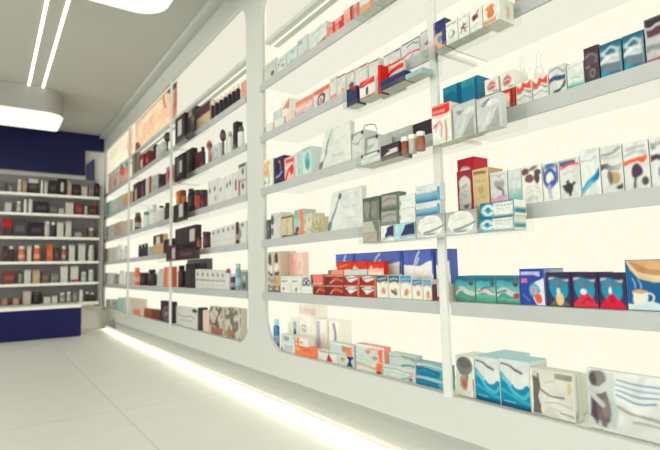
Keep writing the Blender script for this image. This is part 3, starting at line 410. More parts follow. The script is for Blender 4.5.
('carton', 1.025, 0.902, 0.8417, -0.335, -0.233, 0.08, 'white carton with grey brain print on bottom ledge, right bay', 'bottom ledge of the right bay', 0, '#e6e8dd', [('e', 0.5, 0.76, 0.46, 0.22, '#85877f'), ('e', 0.5, 0.86, 0.38, 0.14, '#6d7069'), ('e', 0.45, 0.36, 0.24, 0.2, '#b8a296'), ('e', 0.5, 0.33, 0.13, 0.1, '#c96f55'), ('s', [(0.6, 0.6), (0.62, 0.45)], 0.08, '#8d8a83'), ('r', 0.92, 0.0, 1, 0.45, '#a08a80')], None, None, 0, None),
('carton', 1.025, 0.8399, 0.7656, -0.335, -0.2264, 0.13, 'aqua wave carton beside the brain carton on bottom ledge, right bay', 'bottom ledge of the right bay', 0, '#d8dfda', [('g', 0, 0.5, '#176a8c', '#2c8fae'), ('p', [(0, 0.75), (0.2, 0.6), (0.38, 0.4), (0.5, 0.28), (1, 0.35), (1, 0), (0, 0)], '#2186a8'), ('s', [(0, 0.68), (0.25, 0.5), (0.4, 0.36), (0.7, 0.27), (1, 0.36)], 0.09, '#5fb4c6'), ('s', [(0.05, 0.35), (0.5, 0.22), (1, 0.15)], 0.07, '#4aa5bd'), ('e', 0.68, 0.62, 0.28, 0.2, '#dfe5e0', 0.35), ('s', [(0.1, 0.62), (0.3, 0.46), (0.38, 0.5)], 0.05, '#8fcbd4'), ('s', [(0.08, 0.9), (0.4, 0.86), (0.75, 0.78)], 0.06, '#6a6f80'), ('t', 0.1, 0.1, 0.5, 0.025, '#b5d0d8'), ('g', 0, 0.08, '#154f70', '#1b6080')], '#a9d3da', None, 0, None),
('carton', 1.025, 0.7654, 0.6851, -0.335, -0.2228, 0.073, 'aqua wave carton beside the grey carton on bottom ledge, right bay', 'bottom ledge of the right bay', 0, '#d8dfda', [('g', 0, 0.5, '#176a8c', '#2c8fae'), ('p', [(0, 0.75), (0.2, 0.6), (0.38, 0.4), (0.5, 0.28), (1, 0.35), (1, 0), (0, 0)], '#2186a8'), ('s', [(0, 0.68), (0.25, 0.5), (0.4, 0.36), (0.7, 0.27), (1, 0.36)], 0.09, '#5fb4c6'), ('s', [(0.05, 0.35), (0.5, 0.22), (1, 0.15)], 0.07, '#4aa5bd'), ('e', 0.68, 0.62, 0.28, 0.2, '#dfe5e0', 0.35), ('s', [(0.1, 0.62), (0.3, 0.46), (0.38, 0.5)], 0.05, '#8fcbd4'), ('s', [(0.08, 0.9), (0.4, 0.86), (0.75, 0.78)], 0.06, '#6a6f80'), ('t', 0.1, 0.1, 0.5, 0.025, '#b5d0d8'), ('g', 0, 0.08, '#154f70', '#1b6080')], '#a9d0d8', None, 0, None),
('carton', 1.025, 0.6848, 0.5823, -0.335, -0.2336, 0.035, 'wide white carton with grey torso print on bottom ledge, right bay', 'bottom ledge of the right bay', 0, '#d9d9cf', [('r', 0, 0, 0.06, 1, '#e8e8de'), ('p', [(0.05, 0.02), (0.05, 0.93), (0.22, 0.93), (0.24, 0.6), (0.2, 0.4), (0.28, 0.2), (0.26, 0.02)], '#69655f'), ('r', 0.05, 0.84, 0.18, 0.93, '#d0d0c8'), ('s', [(0.22, 0.55), (0.45, 0.46), (0.8, 0.48)], 0.05, '#8a8880'), ('r', 0.6, 0.86, 1, 0.97, '#9a9388'), ('s', [(0.35, 0.3), (0.65, 0.34), (0.95, 0.28)], 0.03, '#b5b5ac'), ('s', [(0.4, 0.2), (0.7, 0.16)], 0.03, '#b9b9b0'), ('s', [(0.7, 0.12), (0.97, 0.1)], 0.05, '#a5a49c'), ('e', 0.93, 0.7, 0.05, 0.12, '#d2c49a'), ('s', [(0.35, 0.75), (0.6, 0.8)], 0.05, '#c6c6bc')], None, ['#d5dad0', ('r', 0.3, 0.05, 0.45, 0.95, '#a9b5a8'), ('r', 0.0, 0.0, 0.3, 0.2, '#94a292')], 0, None),
('carton', 1.1, 0.7176, 0.6065, -0.335, -0.2517, 0.04, 'white plain carton behind the torso carton on bottom ledge, right bay', 'bottom ledge of the right bay', 0, '#dfe0d6', [], None, None, 0, None),
('carton', 1.025, 0.5531, 0.3734, -0.335, -0.2151, 0.014, 'wide white carton with grey belly photo and blue lines on bottom ledge, right bay', 'bottom ledge of the right bay', 0, '#dfe2dc', [('r', 0, 0.03, 0.31, 0.98, '#c3cec9'), ('e', 0.14, 0.86, 0.1, 0.14, '#827b79'), ('e', 0.07, 0.85, 0.05, 0.13, '#554b4e'), ('p', [(0.02, 0.2), (0.03, 0.55), (0.1, 0.62), (0.22, 0.64), (0.25, 0.45), (0.25, 0.15), (0.2, 0.03), (0.08, 0.06)], '#76676a'), ('p', [(0.01, 0.2), (0.03, 0.52), (0.09, 0.4), (0.1, 0.1)], '#50434a'), ('e', 0.2, 0.35, 0.045, 0.15, '#8d8183'), ('s', [(0.07, 0.64), (0.14, 0.64), (0.22, 0.73), (0.29, 0.8)], 0.13, '#c6c8c3'), ('s', [(0.03, 0.68), (0.05, 0.56), (0.1, 0.47), (0.17, 0.4)], 0.09, '#c9c8c4'), ('e', 0.13, 0.05, 0.02, 0.07, '#c3cec9'), ('s', [(0.34, 0.88), (0.6, 0.86), (1, 0.84)], 0.035, '#93a3be'), ('s', [(0.34, 0.79), (0.6, 0.77), (1, 0.75)], 0.035, '#a3b0c6'), ('s', [(0.34, 0.7), (0.6, 0.68), (1, 0.66)], 0.035, '#93a3be'), ('s', [(0.34, 0.61), (0.5, 0.59), (0.7, 0.58)], 0.035, '#8497bd'), ('s', [(0.33, 0.42), (0.5, 0.36), (0.75, 0.34), (1, 0.3)], 0.06, '#a9aca4'), ('s', [(0.5, 0.22), (0.8, 0.26), (1, 0.2)], 0.04, '#b3b6ae')], None, None, 0, None),
('carton', 1.01, 1.9402, 1.8321, 0.845, 0.9347, 0.06, 'pale grey carton with brown dot on fifth shelf, middle bay', 'fifth shelf of the middle bay', 0, '#cfd2c8', [('e', 0.75, 0.35, 0.14, 0.12, '#7d6e60'), ('s', [(0.1, 0.7), (0.5, 0.85)], 0.07, '#a9aca6')], None, None, 0, None),
('carton', 1.01, 1.8267, 1.744, 0.845, 0.9205, 0.06, 'pale grey carton with dark specks on fifth shelf, middle bay', 'fifth shelf of the middle bay', 0, '#d3d7cf', [('e', 0.3, 0.6, 0.1, 0.06, '#6b7078'), ('e', 0.7, 0.4, 0.1, 0.06, '#6b7078'), ('e', 0.5, 0.8, 0.2, 0.06, '#8fb5b5')], None, None, 0, None),
('carton', 1.01, 1.739, 1.654, 0.845, 0.9225, 0.06, 'pale blue grey carton beside specked carton on fifth shelf, middle bay', 'fifth shelf of the middle bay', 0, '#cad4d0', [('s', [(0.1, 0.2), (0.8, 0.35)], 0.09, '#85b5bb'), ('e', 0.6, 0.8, 0.25, 0.1, '#a5b5b5')], None, None, 0, None),
('carton', 1.01, 1.6492, 1.5701, 0.845, 0.9338, 0.06, 'taller pale grey carton on fifth shelf, middle bay', 'fifth shelf of the middle bay', 0, '#ccd4d0', [('r', 0.1, 0.7, 0.5, 0.9, '#a2aeae'), ('s', [(0.2, 0.12), (0.9, 0.2)], 0.1, '#d0a080')], None, None, 0, None),
('carton', 1.01, 1.5654, 1.4355, 0.845, 0.9282, 0.06, 'pale carton with peach wedge print on fifth shelf, middle bay', 'fifth shelf of the middle bay', 0, '#d6dcd6', [('p', [(0, 0), (1, 0.4), (1, 0)], '#e0a482'), ('s', [(0.5, 0.1), (0.9, 0.25)], 0.1, '#9d5a48'), ('s', [(0.2, 0.8), (0.8, 0.95)], 0.08, '#a6c6c6')], None, None, 0, None),
('carton', 1.01, 1.4295, 1.3879, 0.845, 0.906, 0.06, 'coral carton, first of four on fifth shelf, middle bay', 'fifth shelf of the middle bay', 0, '#e58573', [('r', 0.82, 0, 1, 1, '#b04248'), ('e', 0.45, 0.35, 0.3, 0.2, '#e5a091'), ('r', 0, 0.8, 0.8, 0.95, '#e7b9a8')], None, None, 0, None),
('carton', 1.01, 1.3846, 1.3329, 0.845, 0.9053, 0.06, 'coral carton with crimson edge, second of four on fifth shelf, middle bay', 'fifth shelf of the middle bay', 0, '#de7f72', [('r', 0.82, 0, 1, 1, '#b04248'), ('e', 0.45, 0.35, 0.3, 0.2, '#e5a091'), ('r', 0, 0.8, 0.8, 0.95, '#e7b9a8'), ('r', 0.5, 0, 0.95, 0.75, '#cf4350')], None, None, 0, None),
('carton', 1.01, 1.3296, 1.2771, 0.845, 0.9138, 0.06, 'rose carton with crimson edge, third of four on fifth shelf, middle bay', 'fifth shelf of the middle bay', 0, '#dfb0a0', [('r', 0.82, 0, 1, 1, '#b04248'), ('e', 0.45, 0.35, 0.3, 0.2, '#e5a091'), ('r', 0, 0.8, 0.8, 0.95, '#e7b9a8'), ('r', 0.75, 0, 1, 1, '#b53a44')], None, None, 0, None),
('carton', 1.01, 1.2739, 1.2444, 0.845, 0.9096, 0.06, 'coral carton, last of four on fifth shelf, middle bay', 'fifth shelf of the middle bay', 0, '#dd8a7a', [('r', 0.82, 0, 1, 1, '#b04248'), ('e', 0.45, 0.35, 0.3, 0.2, '#e5a091'), ('r', 0, 0.8, 0.8, 0.95, '#e7b9a8')], None, None, 0, None),
('carton', 0.92, 1.1289, 1.0568, 0.7835, 0.8579, 0.035, 'white carton with dark square and orange foot in clear tray on fifth shelf', 'fifth shelf of the clear tray', 0, '#d0d8d6', [('r', 0.4, 0.5, 0.75, 0.75, '#3d4a60'), ('r', 0.0, 0.0, 1, 0.25, '#dfa080'), ('r', 0.75, 0.0, 1, 0.5, '#d58a68'), ('r', 0.1, 0.6, 0.35, 0.9, '#9fc0c0')], None, None, 0, None),
('carton', 0.92, 1.0537, 0.98, 0.7835, 0.8604, 0.035, 'sky blue carton, widest of the tray in clear tray on fifth shelf', 'fifth shelf of the clear tray', 0, '#7fb0c4', [('r', 0, 0, 1, 0.2, '#b5d0d5')], None, None, 0, None),
('carton', 0.92, 0.977, 0.9119, 0.7835, 0.85, 0.035, 'pale blue carton with dark base print in clear tray on fifth shelf', 'fifth shelf of the clear tray', 0, '#a9bfc8', [('s', [(0.1, 0.1), (0.8, 0.25)], 0.08, '#5f7080')], None, None, 0, None),
('carton', 0.92, 0.9091, 0.8457, 0.7835, 0.8361, 0.035, 'pale grey carton high over the post in clear tray on fifth shelf', 'fifth shelf of the clear tray', 0, '#c5cfcd', [], None, None, 0, None),
('carton', 1.01, 1.9459, 1.8655, 0.61, 0.6555, 0.03, 'tiny white carton by the pillar on fourth shelf, middle bay', 'fourth shelf of the middle bay', 0, '#e6e8dd', [('r', 0.0, 0.1, 0.2, 0.9, '#a2958c')], None, None, 0, None),
('carton', 1.01, 1.8613, 1.7679, 0.61, 0.6538, 0.03, 'low white carton with brown edge on fourth shelf, middle bay', 'fourth shelf of the middle bay', 0, '#e6e8dd', [('r', 0.0, 0.1, 0.12, 0.9, '#b08a7a')], None, None, 0, None),
('carton', 1.01, 1.7639, 1.6772, 0.61, 0.6516, 0.03, 'low pink white carton on fourth shelf, middle bay', 'fourth shelf of the middle bay', 0, '#e8d5cb', [('r', 0, 0, 0.1, 0.9, '#a07a6c')], None, None, 0, None),
('carton', 1.06, 1.9623, 1.878, 0.61, 0.7286, 0.06, 'pale grey carton with red corner on fourth shelf, middle bay', 'fourth shelf of the middle bay', 0, '#c9cdca', [('p', [(0, 0), (0, 0.3), (0.4, 0)], '#b5483f')], None, None, 0, None),
('carton', 1.06, 1.8731, 1.8027, 0.61, 0.7537, 0.06, 'white carton with pink pennant on fourth shelf, middle bay', 'fourth shelf of the middle bay', 0, '#e6e8dd', [('p', [(0, 0.8), (1, 1), (1, 0.7)], '#e08a80')], None, None, 0, None),
('carton', 1.01, 1.6725, 1.5424, 0.61, 0.6822, 0.06, 'salmon and lilac carton on fourth shelf, middle bay', 'fourth shelf of the middle bay', 0, '#e6c3b8', [('r', 0, 0.72, 1, 1, '#dd8f7d'), ('g', 0, 0.4, '#b9a5b8', '#dcc3c4'), ('e', 0.3, 0.15, 0.06, 0.06, '#c07a60'), ('e', 0.45, 0.22, 0.06, 0.06, '#c07a60'), ('r', 0.0, 0.45, 1, 0.55, '#efd9cf')], None, None, 0, None),
('carton', 1.01, 1.5381, 1.4287, 0.61, 0.6839, 0.06, 'white carton with coral top and dark ring on fourth shelf, middle bay', 'fourth shelf of the middle bay', 0, '#e0d8d2', [('r', 0, 0.75, 1, 1, '#e0796c'), ('o', 0.5, 0.38, 0.2, 0.28, 0.1, '#5b4a4a'), ('e', 0.5, 0.35, 0.1, 0.15, '#c59080')], None, None, 0, None),
('carton', 1.01, 1.4252, 1.383, 0.61, 0.6978, 0.06, 'slim white carton with salmon foot on fourth shelf, middle bay', 'fourth shelf of the middle bay', 0, '#d8dad3', [('r', 0, 0, 1, 0.22, '#e98f72'), ('r', 0, 0.86, 1, 0.9, '#8d9290')], None, None, 0, None),
('carton', 1.01, 1.38, 1.3267, 0.61, 0.6887, 0.06, 'tall white carton with tan blob, left of navy carton on fourth shelf, middle bay', 'fourth shelf of the middle bay', 0, '#d9dbd4', [('r', 0, 0.93, 1, 1, '#9a5a55'), ('s', [(0.2, 0.75), (0.7, 0.82)], 0.03, '#b7bbb6'), ('r', 0.93, 0, 1, 1, '#bfc3bd'), ('s', [(0.2, 0.6), (0.8, 0.5)], 0.03, '#c9cdc6'), ('e', 0.6, 0.25, 0.3, 0.14, '#d9b088')], None, None, 0, None),
('carton', 1.01, 1.3239, 1.2778, 0.61, 0.6838, 0.06, 'tall white carton with maroon blob, above navy carton on fourth shelf, middle bay', 'fourth shelf of the middle bay', 0, '#d9dbd4', [('r', 0, 0.93, 1, 1, '#9a5a55'), ('s', [(0.2, 0.75), (0.7, 0.82)], 0.03, '#b7bbb6'), ('r', 0.93, 0, 1, 1, '#bfc3bd'), ('s', [(0.2, 0.6), (0.8, 0.5)], 0.03, '#c9cdc6'), ('e', 0.6, 0.3, 0.35, 0.16, '#8a3d42')], None, None, 0, None),
('carton', 1.01, 1.2751, 1.2058, 0.61, 0.6817, 0.06, 'tall white carton, right of maroon blob carton on fourth shelf, middle bay', 'fourth shelf of the middle bay', 0, '#d9dbd4', [('r', 0, 0.93, 1, 1, '#9a5a55'), ('s', [(0.2, 0.75), (0.7, 0.82)], 0.03, '#b7bbb6'), ('r', 0.93, 0, 1, 1, '#bfc3bd'), ('s', [(0.2, 0.6), (0.8, 0.5)], 0.03, '#c9cdc6')], None, None, 0, None),
('carton', 1.01, 1.2023, 1.1479, 0.61, 0.6759, 0.06, 'tall white carton, behind red bow on fourth shelf, middle bay', 'fourth shelf of the middle bay', 0, '#d9dbd4', [('r', 0, 0.93, 1, 1, '#9a5a55'), ('s', [(0.2, 0.75), (0.7, 0.82)], 0.03, '#b7bbb6'), ('r', 0.93, 0, 1, 1, '#bfc3bd'), ('s', [(0.2, 0.6), (0.8, 0.5)], 0.03, '#c9cdc6')], None, None, 0, None),
('carton', 1.01, 1.1277, 1.0493, 0.61, 0.6702, 0.06, 'tall white carton with black top edge on fourth shelf, middle bay', 'fourth shelf of the middle bay', 0, '#d6d9d3', [('r', 0, 0.92, 1, 1, '#5d5f5f'), ('s', [(0, 0.3), (1, 0.33)], 0.14, '#dd4a42'), ('t', 0.2, 0.65, 0.8, 0.025, '#b0b4b0')], None, None, 0, None),
('carton', 1.01, 1.0465, 0.9683, 0.61, 0.6735, 0.06, 'tall white carton with teal flourish on fourth shelf, middle bay', 'fourth shelf of the middle bay', 0, '#d6dad5', [('r', 0, 0.93, 1, 1, '#7a4a48'), ('s', [(0.3, 0.75), (0.6, 0.82), (0.95, 0.7)], 0.06, '#2f8a90'), ('s', [(0, 0.3), (0.4, 0.42), (1, 0.34)], 0.09, '#e0453f'), ('t', 0.2, 0.55, 0.8, 0.025, '#b0b8b4'), ('s', [(0.5, 0.15), (0.7, 0.25)], 0.05, '#8b968f')], None, None, 0, None),
('carton', 1.01, 0.9657, 0.9226, 0.61, 0.6782, 0.06, 'tall white carton with red berry on fourth shelf, middle bay', 'fourth shelf of the middle bay', 0, '#d6d9d2', [('r', 0, 0.96, 1, 1, '#67605c'), ('e', 0.65, 0.42, 0.25, 0.09, '#a8383a'), ('e', 0.75, 0.52, 0.2, 0.07, '#d98a50'), ('t', 0.2, 0.7, 0.8, 0.025, '#b8bcb8')], None, None, 0, None),
('carton', 0.92, 1.2085, 1.1575, 0.511, 0.5683, 0.04, 'small navy carton with red corner in clear tray on fourth shelf', 'fourth shelf of the clear tray', 0, '#2f3556', [('e', 0.8, 0.95, 0.3, 0.2, '#8c3a44')], None, None, 0, None),
('carton', 0.92, 1.1413, 1.0675, 0.511, 0.5697, 0.04, 'white carton with red top and black figure in clear tray on fourth shelf', 'fourth shelf of the clear tray', 0, '#e6e8dd', [('r', 0, 0.68, 1, 1, '#d5443f'), ('e', 0.48, 0.35, 0.1, 0.22, '#4a4447'), ('r', 0, 0, 1, 0.1, '#b5433f'), ('s', [(0.2, 0.85), (0.8, 0.9)], 0.06, '#e48a80')], None, None, 0, None),
('carton', 0.93, 1.0659, 1.0543, 0.511, 0.5987, 0.033, 'slim red carton beside the navy carton in clear tray on fourth shelf', 'fourth shelf of the clear tray', 0, '#cf3a38', [('e', 0.5, 0.25, 0.4, 0.12, '#8f262c')], None, None, 0, None),
('carton', 0.92, 1.042, 0.9436, 0.511, 0.5416, 0.04, 'wide navy carton in clear tray on fourth shelf', 'fourth shelf of the clear tray', 0, '#2b2f55', [('r', 0, 0.9, 1, 1, '#464a70')], None, None, 0, None),
('carton', 0.92, 0.9405, 0.8755, 0.511, 0.5244, 0.04, 'low pale blue carton in clear tray on fourth shelf', 'fourth shelf of the clear tray', 0, '#a9c5d3', [('s', [(0.2, 0.3), (0.7, 0.6)], 0.12, '#6c9ab5')], None, None, 0, None),
('carton', 0.965, 1.0914, 0.99, 0.511, 0.5987, 0.009, 'white carton with red ribbon band in clear tray on fourth shelf', 'fourth shelf of the clear tray', 0, '#dcd9d2', [('s', [(0, 0.75), (0.15, 0.9), (0.3, 0.7), (0.5, 0.78), (1, 0.85)], 0.16, '#dc4640'), ('s', [(0.6, 0.5), (0.8, 0.55)], 0.08, '#8f958c')], None, None, 0, None),
('carton', 1.01, 1.9542, 1.8695, 0.368, 0.4952, 0.06, 'white carton with peach figure on third shelf, middle bay', 'third shelf of the middle bay', 0, '#e6e8dd', [('e', 0.35, 0.82, 0.3, 0.15, '#e2b98c'), ('e', 0.3, 0.55, 0.28, 0.14, '#dcae7c'), ('s', [(0.55, 0.45), (0.5, 0.1)], 0.03, '#5f5048'), ('e', 0.1, 0.2, 0.08, 0.05, '#4a3f40')], None, None, 0, None),
('carton', 1.01, 1.8628, 1.7752, 0.368, 0.4873, 0.06, 'navy carton with coral streak on third shelf, middle bay', 'third shelf of the middle bay', 0, '#33304a', [('s', [(0.55, 0.8), (0.65, 0.55)], 0.1, '#d58a84'), ('s', [(0.2, 0.25), (0.8, 0.4)], 0.07, '#9aa0c0'), ('e', 0.4, 0.6, 0.25, 0.2, '#252238')], None, None, 0, None),
('carton', 1.01, 1.7706, 1.6891, 0.368, 0.4688, 0.06, 'white carton with red ribbons on third shelf, middle bay', 'third shelf of the middle bay', 0, '#e5bcb0', [('r', 0.1, 0.75, 1, 0.92, '#cf5b56'), ('s', [(0.1, 0.1), (0.5, 0.5), (0.8, 0.35)], 0.14, '#d4504e'), ('e', 0.75, 0.45, 0.2, 0.2, '#c8464a'), ('s', [(0.1, 0.6), (0.6, 0.65)], 0.08, '#f0ddd2')], None, None, 0, None),
('carton', 1.01, 1.6857, 1.6326, 0.368, 0.4751, 0.06, 'slim pale teal carton on third shelf, middle bay', 'third shelf of the middle bay', 0, '#c9d6d0', [('r', 0.55, 0.05, 0.75, 0.9, '#9cc2be'), ('r', 0.1, 0.1, 0.3, 0.9, '#dbe2da')], None, None, 0, None),
('carton', 1.01, 1.6291, 1.5628, 0.368, 0.4792, 0.06, 'pale carton with teal oval on third shelf, middle bay', 'third shelf of the middle bay', 0, '#cfdcd5', [('e', 0.62, 0.5, 0.3, 0.35, '#7fb9b5'), ('e', 0.62, 0.4, 0.18, 0.2, '#4b979c'), ('r', 0.0, 0.9, 1, 1, '#aebfba')], None, None, 0, None),
('card', 1.01, 1.5155, 1.3101, 0.368, 0.5119, 0.02, 'white display card with grey green streak on third shelf, middle bay', 'third shelf of the middle bay', 0, '#e0e3d9', [('s', [(0.09, 0.2), (0.2, 0.5), (0.3, 0.95)], 0.13, '#b5c9c6'), ('s', [(0.15, 0.38), (0.25, 0.75)], 0.07, '#7f9593'), ('e', 0.06, 0.13, 0.08, 0.1, '#6b7d7a'), ('s', [(0.45, 0.6), (0.9, 0.7)], 0.04, '#d0d6ce'), ('s', [(0.4, 0.3), (0.8, 0.25)], 0.06, '#cdd3cb')], None, None, 0.25, None),
('carton', 1.01, 1.3043, 1.2365, 0.368, 0.4617, 0.06, 'white carton with black corner clips on third shelf, middle bay', 'third shelf of the middle bay', 0, '#d5d8d1', [('p', [(0, 1), (0.12, 1), (0.1, 0.8), (0, 0.75)], '#4a4a4a'), ('r', 0.05, 0.9, 1, 0.97, '#9b9e9b'), ('s', [(0.05, 0.65), (0.5, 0.6), (0.95, 0.75)], 0.05, '#9b9e9b'), ('e', 0.9, 0.92, 0.12, 0.08, '#3f3d40')], None, None, 0, None),
('carton', 1.01, 1.2263, 1.1644, 0.368, 0.4285, 0.06, 'small white carton with black corner on third shelf, middle bay', 'third shelf of the middle bay', 0, '#d3d6cf', [('r', 0.0, 0.9, 1, 1, '#6f7372'), ('e', 0.92, 0.9, 0.15, 0.12, '#3a383b'), ('r', 0.0, 0.3, 0.06, 1, '#6f7372'), ('r', 0.1, 0.35, 0.6, 0.5, '#b0b4b0')], None, None, 0, None),
('carton', 1.08, 1.2414, 1.0871, 0.368, 0.4484, 0.06, 'long light grey carton on third shelf, middle bay', 'third shelf of the middle bay', 0, '#b9bdb7', [('s', [(0, 0.6), (1, 0.75)], 0.06, '#a5a9a4')], None, None, 0, None),
('carton', 1.01, 1.0111, 0.9318, 0.368, 0.4167, 0.06, 'black plum carton above brown jars on third shelf, middle bay', 'third shelf of the middle bay', 0, '#33252f', [('r', 0.9, 0.2, 1, 0.7, '#463642')], None, None, 0, None),
('carton', 0.92, 1.145, 1.055, 0.3065, 0.3442, 0.05, 'white pouch carton with black trim in clear tray on third shelf', 'third shelf of the clear tray', 0, '#d7dad2', [('r', 0, 0.88, 1, 1, '#4a4a4b'), ('r', 0, 0.0, 1, 0.08, '#6d6f6e'), ('s', [(0.05, 0.55), (0.95, 0.62)], 0.05, '#9b9e9a'), ('e', 0.05, 0.8, 0.08, 0.12, '#3a3a3a'), ('e', 0.95, 0.85, 0.08, 0.12, '#3a3a3a')], None, None, 0, None),
('carton', 0.92, 1.0526, 0.9754, 0.3065, 0.3498, 0.05, 'black carton with white arrow in clear tray on third shelf', 'third shelf of the clear tray', 0, '#3a2b33', [('p', [(0.1, 0.3), (0.55, 0.55), (0.4, 0.65), (0.95, 0.6), (0.95, 0.35), (0.7, 0.35)], '#d6d8d0'), ('r', 0, 0.0, 1, 0.2, '#6d6266')], None, None, 0, None),
('jar', 0.92, 0.9746, 0.9512, 0.3065, 0.3572, 0.054, 'brown jar with white lid, leftmost in clear tray on third shelf', 'third shelf of the clear tray', 0, '#8a4b30', [], None, None, 0, '#e4e4da'),
('jar', 0.92, 0.945, 0.9214, 0.3065, 0.357, 0.054, 'pale jar with white lid, between brown jars in clear tray on third shelf', 'third shelf of the clear tray', 0, '#b5b1a8', [], None, None, 0, '#e4e4da'),
('jar', 0.92, 0.915, 0.891, 0.3065, 0.3578, 0.054, 'brown jar with white lid, rightmost in clear tray on third shelf', 'third shelf of the clear tray', 0, '#9a5636', [], None, None, 0, '#e4e4da'),
('carton', 1.01, 1.9363, 1.9118, 0.137, 0.2255, 0.06, 'very slim dark carton on second shelf, middle bay', 'second shelf of the middle bay', 0, '#5d5d5d', [('r', 0, 0.5, 1, 0.6, '#8d8d8a')], None, None, 0, None),
('carton', 1.01, 1.8969, 1.8079, 0.137, 0.248, 0.06, 'white carton with dark ovals on second shelf, middle bay', 'second shelf of the middle bay', 0, '#cfd2ca', [('e', 0.15, 0.75, 0.18, 0.2, '#63635f'), ('e', 0.15, 0.28, 0.16, 0.16, '#6b6b66'), ('s', [(0.5, 0.8), (0.9, 0.85)], 0.04, '#a5aaa6')], None, None, 0, None),
('carton', 1.01, 1.8043, 1.7023, 0.137, 0.2254, 0.06, 'beige carton with ribbon stripe on second shelf, middle bay', 'second shelf of the middle bay', 0, '#d0c5a5', [('r', 0, 0.9, 1, 1, '#6f5f50'), ('r', 0.42, 0.05, 0.52, 0.9, '#b5a882'), ('r', 0, 0, 1, 0.08, '#5c4c42'), ('r', 0.92, 0, 1, 1, '#8a7560')], None, None, 0, None),
('carton', 1.01, 1.6989, 1.6279, 0.137, 0.2411, 0.06, 'teal and orange carton on second shelf, middle bay', 'second shelf of the middle bay', 0, '#b5c6c0', [('p', [(0.55, 1), (1, 1), (1, 0), (0.4, 0), (0.75, 0.5)], '#e8876a'), ('e', 0.25, 0.8, 0.3, 0.18, '#8fb5b0'), ('r', 0, 0.0, 0.4, 0.15, '#4a5a5c'), ('e', 0.3, 0.25, 0.2, 0.1, '#5f4a48')], None, None, 0, None),
('carton', 1.01, 1.6239, 1.5642, 0.137, 0.2189, 0.06, 'mottled pale beige carton on second shelf, middle bay', 'second shelf of the middle bay', 0, '#d2d0bd', [('n', '#b5b096', 6, 0.55, 3)], None, None, 0, None),
('carton', 1.01, 1.5612, 1.496, 0.137, 0.1977, 0.06, 'mottled tan carton on second shelf, middle bay', 'second shelf of the middle bay', 0, '#c9c3a4', [('n', '#a89f7d', 7, 0.5, 5)], None, None, 0, None),
('card', 1.01, 1.4684, 1.2564, 0.137, 0.2757, 0.02, 'white display card with dark grey streak on second shelf, middle bay', 'second shelf of the middle bay', 0, '#dfe3dc', [('s', [(0.08, 0.12), (0.14, 0.45), (0.28, 0.9)], 0.12, '#c0cdd0'), ('s', [(0.12, 0.3), (0.22, 0.75)], 0.08, '#6b7a80'), ('e', 0.07, 0.13, 0.07, 0.14, '#6b7a80'), ('e', 0.28, 0.88, 0.06, 0.08, '#5f6a70'), ('s', [(0.45, 0.8), (0.65, 0.9), (0.9, 0.75)], 0.03, '#c5d0d2'), ('s', [(0.4, 0.25), (0.9, 0.28)], 0.04, '#cfd5d0'), ('s', [(0.45, 0.55), (0.9, 0.6)], 0.06, '#d3dbda')], None, None, 0.2, None),
('carton', 0.92, 1.1474, 1.0705, 0.0755, 0.1051, 0.054, 'grey flat carton with orange print, lowest of three in clear tray on second shelf', 'second shelf of the clear tray', 0, '#a9a79c', [('s', [(0.2, 0.3), (0.7, 0.45)], 0.15, '#cf9a80'), ('r', 0.9, 0, 1, 1, '#55655a')], None, None, 0, None),
('carton', 0.92, 1.1438, 1.0689, 0.1055, 0.1386, 0.03, 'grey green flat carton, middle of three in clear tray on second shelf', 'second shelf of the clear tray', 0, '#b9b7a9', [('p', [(0.6, 1), (1, 1), (1, 0), (0.8, 0)], '#65756a')], None, None, 0, None),
('carton', 0.92, 1.1432, 1.0682, 0.139, 0.2097, 0.03, 'grey green carton with two leaves in clear tray on second shelf', 'second shelf of the clear tray', 0, '#6e776b', [('e', 0.25, 0.55, 0.18, 0.4, '#8d8b82'), ('e', 0.7, 0.55, 0.2, 0.42, '#85837a'), ('r', 0, 0.85, 1, 1, '#4f5f52'), ('s', [(0.48, 0.1), (0.48, 0.9)], 0.06, '#3f4f45')], None, None, 0, None),
('carton', 0.92, 1.0643, 1.0072, 0.0755, 0.1201, 0.054, 'white carton with navy leaf, left in clear tray on second shelf', 'second shelf of the clear tray', 0, '#e6e8dd', [('p', [(0.3, 0.25), (0.5, 0.9), (1, 1), (1, 0.2)], '#27305c'), ('s', [(0.15, 0.08), (0.6, 0.25), (1, 0.22)], 0.12, '#8d9295')], None, None, 0, None),
('carton', 0.92, 1.0054, 0.926, 0.0755, 0.1201, 0.054, 'aqua carton with navy leaf, right in clear tray on second shelf', 'second shelf of the clear tray', 0, '#a9d0d6', [('p', [(0.3, 0.2), (0.55, 0.9), (1, 1), (1, 0.2)], '#27305c'), ('s', [(0.35, 0.1), (0.65, 0.22), (1, 0.2)], 0.12, '#9aa0a3'), ('r', 0.02, 0.1, 0.2, 0.9, '#bfdde0')], None, None, 0, None),
('carton', 0.92, 1.0616, 0.9876, 0.1205, 0.1675, 0.03, 'grey green flat carton, lower of pair in clear tray on second shelf', 'second shelf of the clear tray', 0, '#7a8578', [('r', 0.06, 0.2, 0.9, 0.85, '#a5a398'), ('s', [(0.1, 0.5), (0.5, 0.65), (0.9, 0.55)], 0.16, '#8a887f'), ('r', 0, 0.88, 1, 1, '#4f6255'), ('r', 0.9, 0.1, 1, 0.9, '#65756a')], None, None, 0, None),
('carton', 0.92, 1.058, 0.9853, 0.1679, 0.2107, 0.03, 'grey green flat carton, upper of pair in clear tray on second shelf', 'second shelf of the clear tray', 0, '#77827a', [('r', 0.06, 0.2, 0.9, 0.85, '#a5a398'), ('s', [(0.1, 0.5), (0.5, 0.65), (0.9, 0.55)], 0.16, '#8a887f'), ('r', 0, 0.88, 1, 1, '#4f6255'), ('r', 0.9, 0.1, 1, 0.9, '#65756a')], None, None, 0, None),
